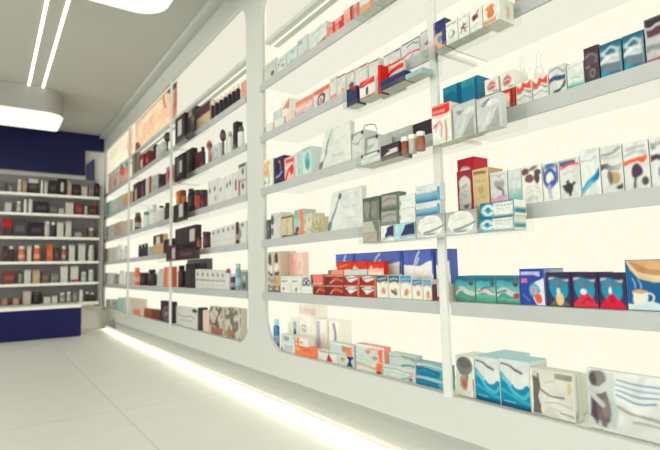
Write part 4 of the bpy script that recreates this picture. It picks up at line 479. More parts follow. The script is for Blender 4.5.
('carton', 0.92, 0.9849, 0.9238, 0.1205, 0.159, 0.03, 'plain white flat carton, lower of pair in clear tray on second shelf', 'second shelf of the clear tray', 0, '#dde2da', [('e', 0.06, 0.4, 0.05, 0.15, '#6f8577'), ('s', [(0.3, 0.4), (0.8, 0.5)], 0.06, '#c9d0c8')], None, None, 0, None),
('carton', 0.92, 0.9829, 0.9219, 0.1594, 0.1961, 0.03, 'plain white flat carton, upper of pair in clear tray on second shelf', 'second shelf of the clear tray', 0, '#dde2da', [('e', 0.06, 0.4, 0.05, 0.2, '#6f8577'), ('s', [(0.3, 0.6), (0.8, 0.65)], 0.05, '#c9d0c8')], None, None, 0, None),
('carton', 0.92, 0.9212, 0.836, 0.1322, 0.1663, 0.02, 'blue wave flat carton, lower of pair in clear tray on second shelf', 'second shelf of the clear tray', 0, '#cfd8d8', [('g', 0.0, 0.55, '#1f6490', '#9cc6d4'), ('p', [(0, 0.6), (0.3, 0.5), (0.6, 0.58), (1, 0.62), (1, 1), (0, 1)], '#d3d9d6'), ('s', [(0, 0.42), (0.35, 0.55), (0.7, 0.42), (1, 0.5)], 0.1, '#8aa6b2'), ('t', 0.08, 0.82, 0.25, 0.05, '#4a5a70'), ('h', 0.9, 1, '#7fb5cc', '#1f7fa8', 0, 0.8)], None, None, 0, None),
('carton', 0.92, 0.9192, 0.834, 0.1667, 0.2112, 0.02, 'blue wave flat carton, upper of pair in clear tray on second shelf', 'second shelf of the clear tray', 0, '#cfd8d8', [('g', 0.0, 0.55, '#1f6490', '#9cc6d4'), ('p', [(0, 0.6), (0.3, 0.5), (0.6, 0.58), (1, 0.62), (1, 1), (0, 1)], '#d3d9d6'), ('s', [(0, 0.42), (0.35, 0.55), (0.7, 0.42), (1, 0.5)], 0.1, '#8aa6b2'), ('t', 0.08, 0.82, 0.25, 0.05, '#4a5a70'), ('h', 0.9, 1, '#7fb5cc', '#1f7fa8', 0, 0.8)], None, None, 0, None),
('carton', 1.01, 1.9312, 1.8806, -0.091, 0.0814, 0.048, 'slim white carton with dark bottle print, left on first shelf, middle bay', 'first shelf of the middle bay', 0, '#cdc8bd', [('e', 0.45, 0.82, 0.3, 0.16, '#4f4844'), ('e', 0.5, 0.6, 0.35, 0.1, '#e6e2da'), ('r', 0.1, 0.42, 0.9, 0.5, '#5a4a46'), ('r', 0, 0.0, 1, 0.16, '#5c3036'), ('r', 0.2, 0.05, 0.8, 0.12, '#cfc6be'), ('r', 0, 0.24, 1, 0.36, '#9a948a')], None, None, 0, None),
('carton', 1.01, 1.877, 1.8216, -0.091, 0.0821, 0.048, 'slim white carton with dark bottle print, right on first shelf, middle bay', 'first shelf of the middle bay', 0, '#cdbfae', [('e', 0.45, 0.82, 0.3, 0.16, '#4f4844'), ('e', 0.5, 0.6, 0.35, 0.1, '#e6e2da'), ('r', 0.1, 0.42, 0.9, 0.5, '#5a4a46'), ('r', 0, 0.0, 1, 0.16, '#5c3036'), ('r', 0.2, 0.05, 0.8, 0.12, '#cfc6be'), ('r', 0, 0.24, 1, 0.36, '#9a948a'), ('r', 0.3, 0.2, 0.9, 0.32, '#e08a5a'), ('r', 0.5, 0.25, 1, 0.4, '#c9b05a')], None, None, 0, None),
('carton', 1.01, 1.8174, 1.7321, -0.091, -0.0556, 0.048, 'low white carton with brown spot, left on first shelf, middle bay', 'first shelf of the middle bay', 0, '#e6e8dd', [('e', 0.3, 0.5, 0.12, 0.2, '#a5806a')], None, None, 0, None),
('carton', 1.01, 1.7289, 1.6546, -0.091, -0.0555, 0.048, 'low white carton with brown spot, right on first shelf, middle bay', 'first shelf of the middle bay', 0, '#e6e8dd', [('e', 0.5, 0.4, 0.1, 0.25, '#7d6a62')], None, None, 0, None),
('carton', 1.01, 1.8163, 1.7309, -0.0552, -0.0223, 0.048, 'low white carton with green label, left on first shelf, middle bay', 'first shelf of the middle bay', 0, '#e6e8dd', [('r', 0.1, 0.25, 0.7, 0.45, '#7fa598'), ('s', [(0.2, 0.75), (0.8, 0.8)], 0.08, '#c3cac4')], None, None, 0, None),
('carton', 1.01, 1.7277, 1.6534, -0.0551, -0.0233, 0.048, 'low white carton with green label, right on first shelf, middle bay', 'first shelf of the middle bay', 0, '#e6e8dd', [('r', 0.1, 0.25, 0.7, 0.45, '#7fa598'), ('s', [(0.2, 0.75), (0.8, 0.8)], 0.08, '#c3cac4')], None, None, 0, None),
('carton', 1.06, 1.9072, 1.8176, -0.091, 0.0835, 0.03, 'pink tinted white carton, left on first shelf, middle bay', 'first shelf of the middle bay', 0, '#f7dccf', [('h', 0.1, 1, '#eab5a8', '#f3ddd2', 0, 1)], None, None, 0, None),
('carton', 1.06, 1.8143, 1.7206, -0.091, 0.0739, 0.03, 'pink tinted white carton, right on first shelf, middle bay', 'first shelf of the middle bay', 0, '#f5d6c9', [('h', 0, 0.9, '#e9a99d', '#f1d8cd', 0, 1)], None, None, 0, None),
('carton', 1.01, 1.6517, 1.5729, -0.091, -0.0629, 0.06, 'low plain white carton under spectacles on first shelf, middle bay', 'first shelf of the middle bay', 0, '#e6e8dd', [], None, None, 0, None),
('carton', 1.01, 1.6507, 1.5838, -0.0625, -0.0208, 0.06, 'white carton with dark spectacles print on first shelf, middle bay', 'first shelf of the middle bay', 0, '#d5d8d6', [('o', 0.3, 0.3, 0.18, 0.22, 0.12, '#4a4658'), ('o', 0.75, 0.3, 0.18, 0.22, 0.12, '#4a4658'), ('r', 0.2, 0.6, 0.8, 0.8, '#7c8090')], None, None, 0, None),
('carton', 1.01, 1.5807, 1.5011, -0.0558, -0.0173, 0.06, 'salmon flat carton with dark end on first shelf, middle bay', 'first shelf of the middle bay', 0, '#e48578', [('r', 0, 0, 0.15, 1, '#5c4a55'), ('r', 0.15, 0.0, 1, 0.15, '#e8c6bb')], None, None, 0, None),
('carton', 1.0, 1.5514, 1.4711, -0.091, -0.0562, 0.03, 'dark maroon flat carton, bottom row on first shelf, middle bay', 'first shelf of the middle bay', 0, '#8d2f33', [('p', [(0, 0), (0.2, 0.0), (0.45, 0.6), (0.3, 1), (0, 1)], '#6d2a2e'), ('s', [(0.3, 0.2), (0.6, 0.6), (0.95, 0.4)], 0.25, '#c2694f'), ('r', 0, 0.88, 1, 1, '#d9a88e'), ('s', [(0.3, 0.1), (0.5, 0.5)], 0.06, '#e5c9ba')], None, None, 0, None),
('carton', 1.0, 1.4686, 1.3612, -0.091, -0.0552, 0.03, 'maroon flat carton with rust swirl, bottom row on first shelf, middle bay', 'first shelf of the middle bay', 0, '#8d2f33', [('p', [(0, 0), (0.2, 0.0), (0.45, 0.6), (0.3, 1), (0, 1)], '#6d2a2e'), ('s', [(0.3, 0.2), (0.6, 0.6), (0.95, 0.4)], 0.25, '#c2694f'), ('r', 0, 0.88, 1, 1, '#d9a88e'), ('s', [(0.3, 0.1), (0.5, 0.5)], 0.06, '#e5c9ba')], None, None, 0, None),
('carton', 1.0, 1.3589, 1.2719, -0.091, -0.0539, 0.03, 'maroon flat carton with white diamond, left, bottom row on first shelf, middle bay', 'first shelf of the middle bay', 0, '#8d2f33', [('r', 0, 0, 1, 0.3, '#a5333a'), ('p', [(0.1, 0.75), (0.45, 0.2), (0.9, 0.65), (0.6, 0.95)], '#dfe2d8'), ('s', [(0.25, 0.65), (0.75, 0.72)], 0.1, '#7b8a8a'), ('r', 0, 0.88, 1, 1, '#d8b496'), ('r', 0.9, 0, 1, 1, '#c58a5f')], None, None, 0, None),
('carton', 1.0, 1.2698, 1.1862, -0.091, -0.0528, 0.03, 'maroon flat carton with white diamond, right, bottom row on first shelf, middle bay', 'first shelf of the middle bay', 0, '#8d2f33', [('r', 0, 0, 1, 0.3, '#a5333a'), ('p', [(0.1, 0.75), (0.45, 0.2), (0.9, 0.65), (0.6, 0.95)], '#dfe2d8'), ('s', [(0.25, 0.65), (0.75, 0.72)], 0.1, '#7b8a8a'), ('r', 0, 0.88, 1, 1, '#d8b496'), ('r', 0.9, 0, 1, 1, '#c58a5f')], None, None, 0, None),
('carton', 1.0, 1.4746, 1.3583, -0.0548, -0.0194, 0.03, 'maroon flat carton with rust swirl, upper row on first shelf, middle bay', 'first shelf of the middle bay', 0, '#93343a', [('p', [(0, 0), (0.2, 0.0), (0.45, 0.6), (0.3, 1), (0, 1)], '#6d2a2e'), ('s', [(0.3, 0.2), (0.6, 0.6), (0.95, 0.4)], 0.25, '#c2694f'), ('r', 0, 0.88, 1, 1, '#d9a88e'), ('s', [(0.3, 0.1), (0.5, 0.5)], 0.06, '#e5c9ba')], None, None, 0, None),
('carton', 1.0, 1.356, 1.269, -0.0535, -0.0199, 0.03, 'maroon flat carton with white diamond, left, upper row on first shelf, middle bay', 'first shelf of the middle bay', 0, '#93343a', [('r', 0, 0, 1, 0.3, '#a5333a'), ('p', [(0.1, 0.75), (0.45, 0.2), (0.9, 0.65), (0.6, 0.95)], '#dfe2d8'), ('s', [(0.25, 0.65), (0.75, 0.72)], 0.1, '#7b8a8a'), ('r', 0, 0.88, 1, 1, '#d8b496'), ('r', 0.9, 0, 1, 1, '#c58a5f')], None, None, 0, None),
('carton', 1.0, 1.2669, 1.1853, -0.0524, -0.021, 0.03, 'maroon flat carton with white diamond, right, upper row on first shelf, middle bay', 'first shelf of the middle bay', 0, '#93343a', [('r', 0, 0, 1, 0.3, '#a5333a'), ('p', [(0.1, 0.75), (0.45, 0.2), (0.9, 0.65), (0.6, 0.95)], '#dfe2d8'), ('s', [(0.25, 0.65), (0.75, 0.72)], 0.1, '#7b8a8a'), ('r', 0, 0.88, 1, 1, '#d8b496'), ('r', 0.9, 0, 1, 1, '#c58a5f')], None, None, 0, None),
('carton', 1.0, 1.4509, 1.3603, -0.019, -0.002, 0.03, 'peach thin carton on maroon cartons on first shelf, middle bay', 'first shelf of the middle bay', 0, '#dd9a86', [('r', 0, 0.0, 0.2, 1, '#8f3a38')], None, None, 0, None),
('carton', 1.0, 1.3545, 1.2303, -0.0206, -0.002, 0.03, 'pale thin carton on maroon cartons on first shelf, middle bay', 'first shelf of the middle bay', 0, '#ccd0ca', [], None, None, 0, None),
('carton', 1.0, 1.3949, 1.311, -0.0016, 0.0261, 0.02, 'red orange carton at stack top on first shelf, middle bay', 'first shelf of the middle bay', 0, '#cf4a35', [('s', [(0.2, 0.3), (0.7, 0.6)], 0.15, '#e08a5e'), ('r', 0, 0.85, 1, 1, '#a3352c')], None, None, 0, None),
('carton', 1.0, 1.3076, 1.2279, -0.0016, 0.0232, 0.02, 'red and grey carton with white point on first shelf, middle bay', 'first shelf of the middle bay', 0, '#d2423a', [('p', [(0, 0), (0.2, 0.5), (0.4, 0)], '#e8e4da')], None, None, 0, None),
('carton', 1.0, 1.2252, 1.1486, -0.0206, 0.021, 0.02, 'red carton with pale lower half on first shelf, middle bay', 'first shelf of the middle bay', 0, '#d9433a', [('g', 0, 0.5, '#e8ddd0', '#e8a890'), ('r', 0, 0.85, 1, 1, '#c03a33'), ('e', 0.2, 0.6, 0.1, 0.12, '#f0d8c8')], None, None, 0, None),
('carton', 1.055, 1.4787, 1.3669, -0.091, 0.0545, 0.03, 'blue and white carton, leftmost at back on first shelf, middle bay', 'first shelf of the middle bay', 0, '#6273bd', [('p', [(0, 0), (1, 0), (1, 0.78), (0.6, 0.7), (0, 0.7)], '#fffdf4'), ('s', [(0.42, 0.72), (0.48, 0.85), (0.56, 0.97)], 0.06, '#c8d2e8'), ('s', [(0.5, 0.74), (0.58, 0.86)], 0.03, '#dfe5ea'), ('r', 0.96, 0.5, 1, 1, '#3a468c'), ('t', 0.2, 0.35, 0.5, 0.025, '#c5c6c8')], '#3b478d', None, 0, None),
('carton', 1.055, 1.3615, 1.1248, -0.091, 0.0535, 0.03, 'wide blue and white carton, behind red cartons on first shelf, middle bay', 'first shelf of the middle bay', 0, '#6273bd', [('p', [(0, 0), (1, 0), (1, 0.78), (0.6, 0.7), (0, 0.7)], '#fffdf4'), ('s', [(0.42, 0.72), (0.48, 0.85), (0.56, 0.97)], 0.06, '#c8d2e8'), ('s', [(0.5, 0.74), (0.58, 0.86)], 0.03, '#dfe5ea'), ('r', 0.96, 0.5, 1, 1, '#3a468c'), ('t', 0.2, 0.35, 0.5, 0.025, '#c5c6c8')], '#3b478d', None, 0, None),
('carton', 1.055, 1.1185, 0.9944, -0.091, 0.0529, 0.03, 'wide blue and white carton, behind blue capped cartons on first shelf, middle bay', 'first shelf of the middle bay', 0, '#6273bd', [('p', [(0, 0), (1, 0), (1, 0.78), (0.6, 0.7), (0, 0.7)], '#fffdf4'), ('s', [(0.42, 0.72), (0.48, 0.85), (0.56, 0.97)], 0.06, '#c8d2e8'), ('s', [(0.5, 0.74), (0.58, 0.86)], 0.03, '#dfe5ea'), ('r', 0.96, 0.5, 1, 1, '#3a468c'), ('t', 0.2, 0.35, 0.5, 0.025, '#c5c6c8')], '#3b478d', None, 0, None),
('carton', 1.055, 0.9849, 0.9295, -0.091, 0.0497, 0.03, 'blue and white carton, rightmost at back on first shelf, middle bay', 'first shelf of the middle bay', 0, '#6273bd', [('p', [(0, 0), (1, 0), (1, 0.78), (0.6, 0.7), (0, 0.7)], '#fffdf4'), ('s', [(0.42, 0.72), (0.48, 0.85), (0.56, 0.97)], 0.06, '#c8d2e8'), ('s', [(0.5, 0.74), (0.58, 0.86)], 0.03, '#dfe5ea'), ('r', 0.96, 0.5, 1, 1, '#3a468c'), ('t', 0.2, 0.35, 0.5, 0.025, '#c5c6c8')], '#3b478d', None, 0, None),
('carton', 1.0, 1.1843, 1.13, -0.091, -0.021, 0.03, 'white carton with dark blue cap band, leftmost on first shelf, middle bay', 'first shelf of the middle bay', 0, '#e6e8dd', [('r', 0, 0.72, 1, 1, '#2f4a66'), ('s', [(0.15, 0.86), (0.85, 0.86)], 0.09, '#8fb0bb'), ('r', 0, 0.66, 1, 0.72, '#d8b49a'), ('e', 0.6, 0.3, 0.18, 0.14, '#cf9a74')], None, None, 0, None),
('carton', 1.0, 1.1283, 1.0789, -0.091, -0.0218, 0.03, 'white carton with dark blue cap band and grey paw on first shelf, middle bay', 'first shelf of the middle bay', 0, '#e6e8dd', [('r', 0, 0.72, 1, 1, '#274a70'), ('s', [(0.15, 0.86), (0.85, 0.86)], 0.09, '#8fb0bb'), ('r', 0, 0.66, 1, 0.72, '#d8b49a'), ('e', 0.6, 0.3, 0.18, 0.14, '#cf9a74'), ('s', [(0.3, 0.35), (0.7, 0.2)], 0.14, '#6f6766')], None, None, 0, None),
('carton', 1.0, 1.0773, 1.0298, -0.091, -0.0221, 0.03, 'white carton with bright blue cap band on first shelf, middle bay', 'first shelf of the middle bay', 0, '#e6e8dd', [('r', 0, 0.72, 1, 1, '#3f8fc0'), ('s', [(0.15, 0.86), (0.85, 0.86)], 0.09, '#8fb0bb'), ('r', 0, 0.66, 1, 0.72, '#d8b49a'), ('e', 0.6, 0.3, 0.18, 0.14, '#cf9a74'), ('s', [(0.4, 0.2), (0.6, 0.35)], 0.12, '#d08f66')], None, None, 0, None),
('carton', 1.0, 1.0282, 0.9864, -0.091, -0.0328, 0.03, 'white carton with steel blue cap band on first shelf, middle bay', 'first shelf of the middle bay', 0, '#e6e8dd', [('r', 0, 0.72, 1, 1, '#4b7f9f'), ('s', [(0.15, 0.86), (0.85, 0.86)], 0.09, '#8fb0bb'), ('r', 0, 0.66, 1, 0.72, '#d8b49a'), ('e', 0.6, 0.3, 0.18, 0.14, '#cf9a74')], None, None, 0, None),
('carton', 1.0, 0.9849, 0.9524, -0.091, -0.0341, 0.03, 'white carton with teal cap band and orange foot on first shelf, middle bay', 'first shelf of the middle bay', 0, '#e6e8dd', [('r', 0, 0.72, 1, 1, '#4596b5'), ('s', [(0.15, 0.86), (0.85, 0.86)], 0.09, '#8fb0bb'), ('r', 0, 0.66, 1, 0.72, '#d8b49a'), ('e', 0.6, 0.3, 0.18, 0.14, '#cf9a74'), ('e', 0.6, 0.15, 0.3, 0.1, '#e0a070')], None, None, 0, None),
('carton', 1.0, 0.951, 0.9356, -0.091, -0.0476, 0.03, 'slim plum carton by the post on first shelf, middle bay', 'first shelf of the middle bay', 0, '#5b2f3c', [], None, None, 0, None),
('carton', 1.0, 0.9342, 0.8919, -0.091, -0.0461, 0.03, 'white carton with crimson foot by the post on first shelf, middle bay', 'first shelf of the middle bay', 0, '#cfcac2', [('r', 0, 0, 1, 0.22, '#9f2f40'), ('r', 0.15, 0.45, 0.85, 0.6, '#a5a098')], None, None, 0, None),
('bottle', 1.025, 1.9263, 1.8979, -0.335, -0.2107, 0.06, 'blue bottle with pale cap on bottom ledge, middle bay', 'bottom ledge of the middle bay', 0, '#2f7fb0', [], None, None, 0, '#a9d3dc'),
('carton', 1.03, 1.8585, 1.7424, -0.335, -0.299, 0.03, 'low white carton with grey panel, lower on bottom ledge, middle bay', 'bottom ledge of the middle bay', 0, '#dfe2da', [('r', 0.3, 0.15, 0.85, 0.8, '#bcc8ca'), ('r', 0.0, 0.0, 0.1, 0.5, '#d8a59a')], None, None, 0, None),
('carton', 1.03, 1.857, 1.7487, -0.2986, -0.2655, 0.03, 'low white carton with grey panel, upper on bottom ledge, middle bay', 'bottom ledge of the middle bay', 0, '#d8dcd6', [('r', 0.25, 0.2, 0.6, 0.8, '#9ba3a6')], None, None, 0, None),
('carton', 1.03, 1.7387, 1.5758, -0.335, -0.2996, 0.03, 'orange flat carton with tan marks on bottom ledge, middle bay', 'bottom ledge of the middle bay', 0, '#ec8460', [('s', [(0.4, 0.6), (0.6, 0.8), (0.65, 0.5)], 0.12, '#a06a50'), ('s', [(0.2, 0.25), (0.8, 0.3)], 0.1, '#f0a888'), ('e', 0.12, 0.6, 0.1, 0.2, '#e8b59c')], None, None, 0, None),
('carton', 1.03, 1.7373, 1.6424, -0.2992, -0.2664, 0.03, 'white flat carton with orange cross on bottom ledge, middle bay', 'bottom ledge of the middle bay', 0, '#e5e2d8', [('r', 0.1, 0, 0.3, 1, '#e8896a'), ('r', 0, 0.3, 0.6, 0.5, '#e8896a')], None, None, 0, None),
('carton', 1.03, 1.5739, 1.4481, -0.335, -0.2983, 0.03, 'low white carton with red lamp print on bottom ledge, middle bay', 'bottom ledge of the middle bay', 0, '#dadfd8', [('p', [(0.45, 0), (0.75, 0), (0.68, 0.5), (0.6, 0.9), (0.52, 0.5)], '#b8354c'), ('r', 0.0, 0.88, 1, 1, '#a9b0aa')], None, None, 0, None),
('carton', 1.03, 1.4465, 1.3518, -0.335, -0.2983, 0.03, 'low pale carton with navy figure on bottom ledge, middle bay', 'bottom ledge of the middle bay', 0, '#cdd5d0', [('p', [(0.55, 0), (0.95, 0), (0.85, 0.5), (1, 1), (0.6, 1), (0.7, 0.5)], '#2b3166'), ('e', 0.3, 0.6, 0.16, 0.2, '#c3a06a'), ('s', [(0, 0.3), (0.5, 0.25)], 0.06, '#aab5b2')], None, None, 0, None),
('carton', 1.03, 1.4965, 1.3498, -0.2979, -0.2611, 0.03, 'low pale carton with orange end on bottom ledge, middle bay', 'bottom ledge of the middle bay', 0, '#ccd5d1', [('r', 0.68, 0, 0.93, 1, '#ea8562'), ('e', 0.6, 0.55, 0.1, 0.35, '#a5906a'), ('r', 0, 0.88, 1, 1, '#e9ebe0')], None, None, 0, None),
('carton', 1.03, 1.3415, 1.2038, -0.335, -0.299, 0.03, 'pale flat carton with tan brush and orange end on bottom ledge, middle bay', 'bottom ledge of the middle bay', 0, '#cfd8d3', [('s', [(0.05, 0.6), (0.4, 0.5), (0.8, 0.35)], 0.25, '#d9a888'), ('s', [(0.15, 0.62), (0.6, 0.5)], 0.12, '#c9c3a5'), ('r', 0.8, 0, 1, 1, '#e67a58'), ('e', 0.85, 0.1, 0.1, 0.12, '#4a3440')], None, None, 0, None),
('carton', 1.03, 1.3416, 1.1953, -0.2986, -0.2498, 0.03, 'pale flat carton with orange hook on bottom ledge, middle bay', 'bottom ledge of the middle bay', 0, '#cfd8d3', [('r', 0.82, 0, 0.97, 1, '#ee7c5c'), ('s', [(0.45, 0.7), (0.65, 0.85), (0.85, 0.9)], 0.12, '#eb9a78'), ('e', 0.45, 0.55, 0.09, 0.14, '#c79a82'), ('e', 0.7, 0.2, 0.1, 0.15, '#b59a88'), ('r', 0, 0.88, 1, 1, '#e6e9de')], None, ['#f0a08c'], 0, None),
('carton', 1.03, 1.2013, 1.0592, -0.335, -0.2982, 0.03, 'long pale teal carton with pink dots, lower on bottom ledge, middle bay', 'bottom ledge of the middle bay', 0, '#d2dad3', [('s', [(0, 0.7), (0.4, 0.8), (1, 0.62)], 0.12, '#9fb5b2'), ('s', [(0, 0.35), (0.5, 0.45), (1, 0.3)], 0.1, '#bccbc6'), ('e', 0.88, 0.7, 0.05, 0.12, '#d59a98'), ('e', 0.88, 0.45, 0.05, 0.1, '#c98a8c'), ('e', 0.88, 0.15, 0.06, 0.12, '#7a3f55'), ('s', [(0.6, 0.1), (0.8, 0.2)], 0.1, '#6f9090')], None, None, 0, None),
('carton', 1.03, 1.1727, 1.057, -0.2978, -0.2593, 0.03, 'long grey teal carton, upper on bottom ledge, middle bay', 'bottom ledge of the middle bay', 0, '#c3cec8', [('s', [(0, 0.7), (0.4, 0.8), (1, 0.62)], 0.12, '#9fb5b2'), ('s', [(0, 0.35), (0.5, 0.45), (1, 0.3)], 0.1, '#bccbc6'), ('s', [(0.5, 0.1), (0.8, 0.25), (1, 0.2)], 0.12, '#5f8a88'), ('s', [(0.5, 0.9), (1, 0.75)], 0.1, '#65807f')], None, None, 0, None),
('carton', 1.03, 1.0577, 0.9377, -0.335, -0.3089, 0.03, 'long blue teal carton with red end dot, lower on bottom ledge, middle bay', 'bottom ledge of the middle bay', 0, '#7fb0b8', [('g', 0, 0.6, '#1f6f98', '#3f94a8'), ('s', [(0, 0.75), (0.4, 0.9), (1, 0.7)], 0.16, '#b9cdcc'), ('s', [(0, 0.45), (0.4, 0.55), (0.8, 0.35)], 0.14, '#2a5f90'), ('s', [(0, 0.62), (0.3, 0.66)], 0.1, '#7d4a6a'), ('h', 0.75, 1, '#3f9aa8', '#9fc9bf', 0, 0.6), ('e', 0.95, 0.2, 0.05, 0.2, '#cf4a45')], None, None, 0, None),
('carton', 1.03, 1.0547, 0.9363, -0.3085, -0.2697, 0.03, 'long blue teal carton with red end dot, upper on bottom ledge, middle bay', 'bottom ledge of the middle bay', 0, '#86b0b5', [('g', 0, 0.6, '#1f6f98', '#3f94a8'), ('s', [(0, 0.75), (0.4, 0.9), (1, 0.7)], 0.16, '#b9cdcc'), ('s', [(0, 0.45), (0.4, 0.55), (0.8, 0.35)], 0.14, '#2a5f90'), ('s', [(0, 0.62), (0.3, 0.66)], 0.1, '#7d4a6a'), ('h', 0.75, 1, '#3f9aa8', '#9fc9bf', 0, 0.6), ('e', 0.95, 0.2, 0.05, 0.2, '#cf4a45')], None, None, 0, None),
('carton', 1.12, 2.0198, 1.9319, -0.335, -0.2316, 0.06, 'cream carton behind the blue bottle on bottom ledge, middle bay', 'bottom ledge of the middle bay', 0, '#fdfaf0', [], None, None, 0, None),
('carton', 1.12, 1.9284, 1.8553, -0.335, -0.2118, 0.06, 'cream carton with teal black dash on bottom ledge, middle bay', 'bottom ledge of the middle bay', 0, '#fdfaf0', [('r', 0.3, 0.5, 0.7, 0.9, '#a8cdd0'), ('e', 0.5, 0.5, 0.2, 0.12, '#4a5558')], None, None, 0, None),
('carton', 1.12, 1.8515, 1.7207, -0.335, -0.1507, 0.06, 'tall cream carton with grey marks on bottom ledge, middle bay', 'bottom ledge of the middle bay', 0, '#fdfaf0', [('t', 0.1, 0.5, 0.4, 0.05, '#8c8f92'), ('t', 0.1, 0.42, 0.35, 0.05, '#8c8f92'), ('r', 0, 0.8, 1, 0.95, '#f0d9cf')], None, None, 0, None),
('carton', 1.12, 1.7176, 1.6447, -0.335, -0.2018, 0.06, 'slim cream carton with pink edge on bottom ledge, middle bay', 'bottom ledge of the middle bay', 0, '#fdfaf0', [('r', 0.0, 0.05, 0.35, 0.95, '#cdc5d0')], None, None, 0, None),
('carton', 1.12, 1.6278, 1.5567, -0.335, -0.2016, 0.06, 'white carton with lilac squiggle on bottom ledge, middle bay', 'bottom ledge of the middle bay', 0, '#fdfaf0', [('s', [(0.5, 0.9), (0.65, 0.6), (0.5, 0.35), (0.7, 0.2)], 0.12, '#9fa0b8')], None, None, 0, None),
('carton', 1.01, 2.1964, 2.1365, 0.845, 0.9404, 0.035, 'pink carton beside pillar on fifth shelf, bay left of pillar', 'fifth shelf of the bay left of pillar', 1, '#dba596', [], None, None, 0, None),
('bottle', 1.01, 2.6065, 2.5843, 0.845, 0.9696, 0.06, 'black bottle with cream cap on fifth shelf, bay left of pillar, leftmost', 'fifth shelf of the bay left of pillar', 1, '#241628', [], None, None, 0, '#e9dcc4'),
('bottle', 1.01, 2.5478, 2.5217, 0.845, 0.9669, 0.06, 'black bottle with cream cap on fifth shelf, bay left of pillar, second from left', 'fifth shelf of the bay left of pillar', 1, '#241628', [], None, None, 0, '#e9dcc4'),
('bottle', 1.01, 2.4871, 2.4614, 0.845, 0.9643, 0.06, 'black bottle with cream cap on fifth shelf, bay left of pillar, third from left', 'fifth shelf of the bay left of pillar', 1, '#241628', [], None, None, 0, '#e9dcc4'),
('bottle', 1.01, 2.4285, 2.4032, 0.845, 0.9617, 0.06, 'black bottle with cream cap on fifth shelf, bay left of pillar, fourth from left', 'fifth shelf of the bay left of pillar', 1, '#241628', [], None, None, 0, '#e9dcc4'),
('bottle', 1.01, 2.372, 2.3471, 0.845, 0.9593, 0.06, 'black bottle with cream cap on fifth shelf, bay left of pillar, fifth from left', 'fifth shelf of the bay left of pillar', 1, '#241628', [], None, None, 0, '#e9dcc4'),
('bottle', 1.01, 2.3174, 2.2929, 0.845, 0.9569, 0.06, 'black bottle with cream cap on fifth shelf, bay left of pillar, sixth from left', 'fifth shelf of the bay left of pillar', 1, '#241628', [], None, None, 0, '#e9dcc4'),
('bottle', 1.01, 2.2647, 2.2405, 0.845, 0.9547, 0.06, 'black bottle with cream cap on fifth shelf, bay left of pillar, rightmost', 'fifth shelf of the bay left of pillar', 1, '#241628', [], None, None, 0, '#e9dcc4'),
('carton', 1.01, 2.8315, 2.6081, 0.845, 0.9843, 0.035, 'dark topped tan carton on fifth shelf, bay left of pillar', 'fifth shelf of the bay left of pillar', 1, '#cbb89a', [('r', 0, 0.55, 1, 1, '#4c2a3a')], None, None, 0, None),
('carton', 1.01, 2.9856, 2.8402, 0.845, 1.0156, 0.035, 'black carton with grey window on fifth shelf, bay left of pillar', 'fifth shelf of the bay left of pillar', 1, '#3b3034', [('r', 0.1, 0.75, 0.5, 0.95, '#a59f98'), ('r', 0.4, 0.2, 0.8, 0.7, '#8f8a86')], None, None, 0, None),
('carton', 0.92, 2.9584, 2.7803, 0.7835, 0.9425, 0.022, 'black framed white carton in corner tray in far tray on fifth shelf', 'fifth shelf of the far tray', 1, '#2a2226', [('r', 0.3, 0.25, 0.7, 0.85, '#c9c6be')], None, None, 0, None),
('carton', 0.92, 2.9652, 2.8053, 0.5485, 0.705, 0.022, 'black carton in corner tray in far tray on fourth shelf', 'fourth shelf of the far tray', 1, '#2c2428', [('r', 0.6, 0.3, 0.85, 0.75, '#c2beb6'), ('r', 0.3, 0.2, 0.5, 0.9, '#6c6462')], None, None, 0, None),
('carton', 0.92, 2.9905, 2.785, 0.3065, 0.4107, 0.022, 'black white carton in corner tray in far tray on third shelf', 'third shelf of the far tray', 1, '#2a2228', [('r', 0.55, 0.2, 0.9, 0.95, '#c6c6c0')], None, None, 0, None),
('carton', 0.92, 3.1292, 2.9286, 0.0755, 0.1726, 0.022, 'dark plum carton in corner tray in far tray on second shelf', 'second shelf of the far tray', 1, '#3a2830', [('r', 0.6, 0.1, 0.9, 0.8, '#bdb7ae')], None, None, 0, None),
('carton', 0.92, 2.9097, 2.5854, 0.0755, 0.1371, 0.022, 'wide dark plum carton in corner tray in far tray on second shelf', 'second shelf of the far tray', 1, '#33242e', [('s', [(0.2, 0.5), (0.8, 0.5)], 0.2, '#6a4a58')], None, None, 0, None),
('carton', 1.01, 2.2951, 2.2522, 0.61, 0.7612, 0.035, 'tall black tube on fourth shelf, bay left of pillar', 'fourth shelf of the bay left of pillar', 1, '#2f262c', [('r', 0.2, 0.1, 0.8, 0.2, '#8a8080')], None, None, 0, None),
('bottle', 1.01, 2.2506, 2.2149, 0.61, 0.7264, 0.06, 'white bottle with dark top on fourth shelf, bay left of pillar', 'fourth shelf of the bay left of pillar', 1, '#d6d8d2', [], None, None, 0, '#5a5a58'),
('brush', 1.01, 2.4788, 2.4464, 0.61, 0.7719, 0.06, 'round black hairbrush on fourth shelf, bay left of pillar', 'fourth shelf of the bay left of pillar', 1, '#34282c', [], None, None, 0, None),
('bottle', 1.01, 2.3769, 2.349, 0.61, 0.7316, 0.06, 'white bottle with grey cap on fourth shelf, bay left of pillar', 'fourth shelf of the bay left of pillar', 1, '#d9dbd4', [], None, None, 0, '#9fa19c'),
('carton', 1.01, 2.5747, 2.4804, 0.61, 0.7037, 0.035, 'white carton with sketch print on fourth shelf, bay left of pillar', 'fourth shelf of the bay left of pillar', 1, '#d3d6d0', [('o', 0.5, 0.4, 0.3, 0.3, 0.1, '#8a8f8d')], None, None, 0, None),
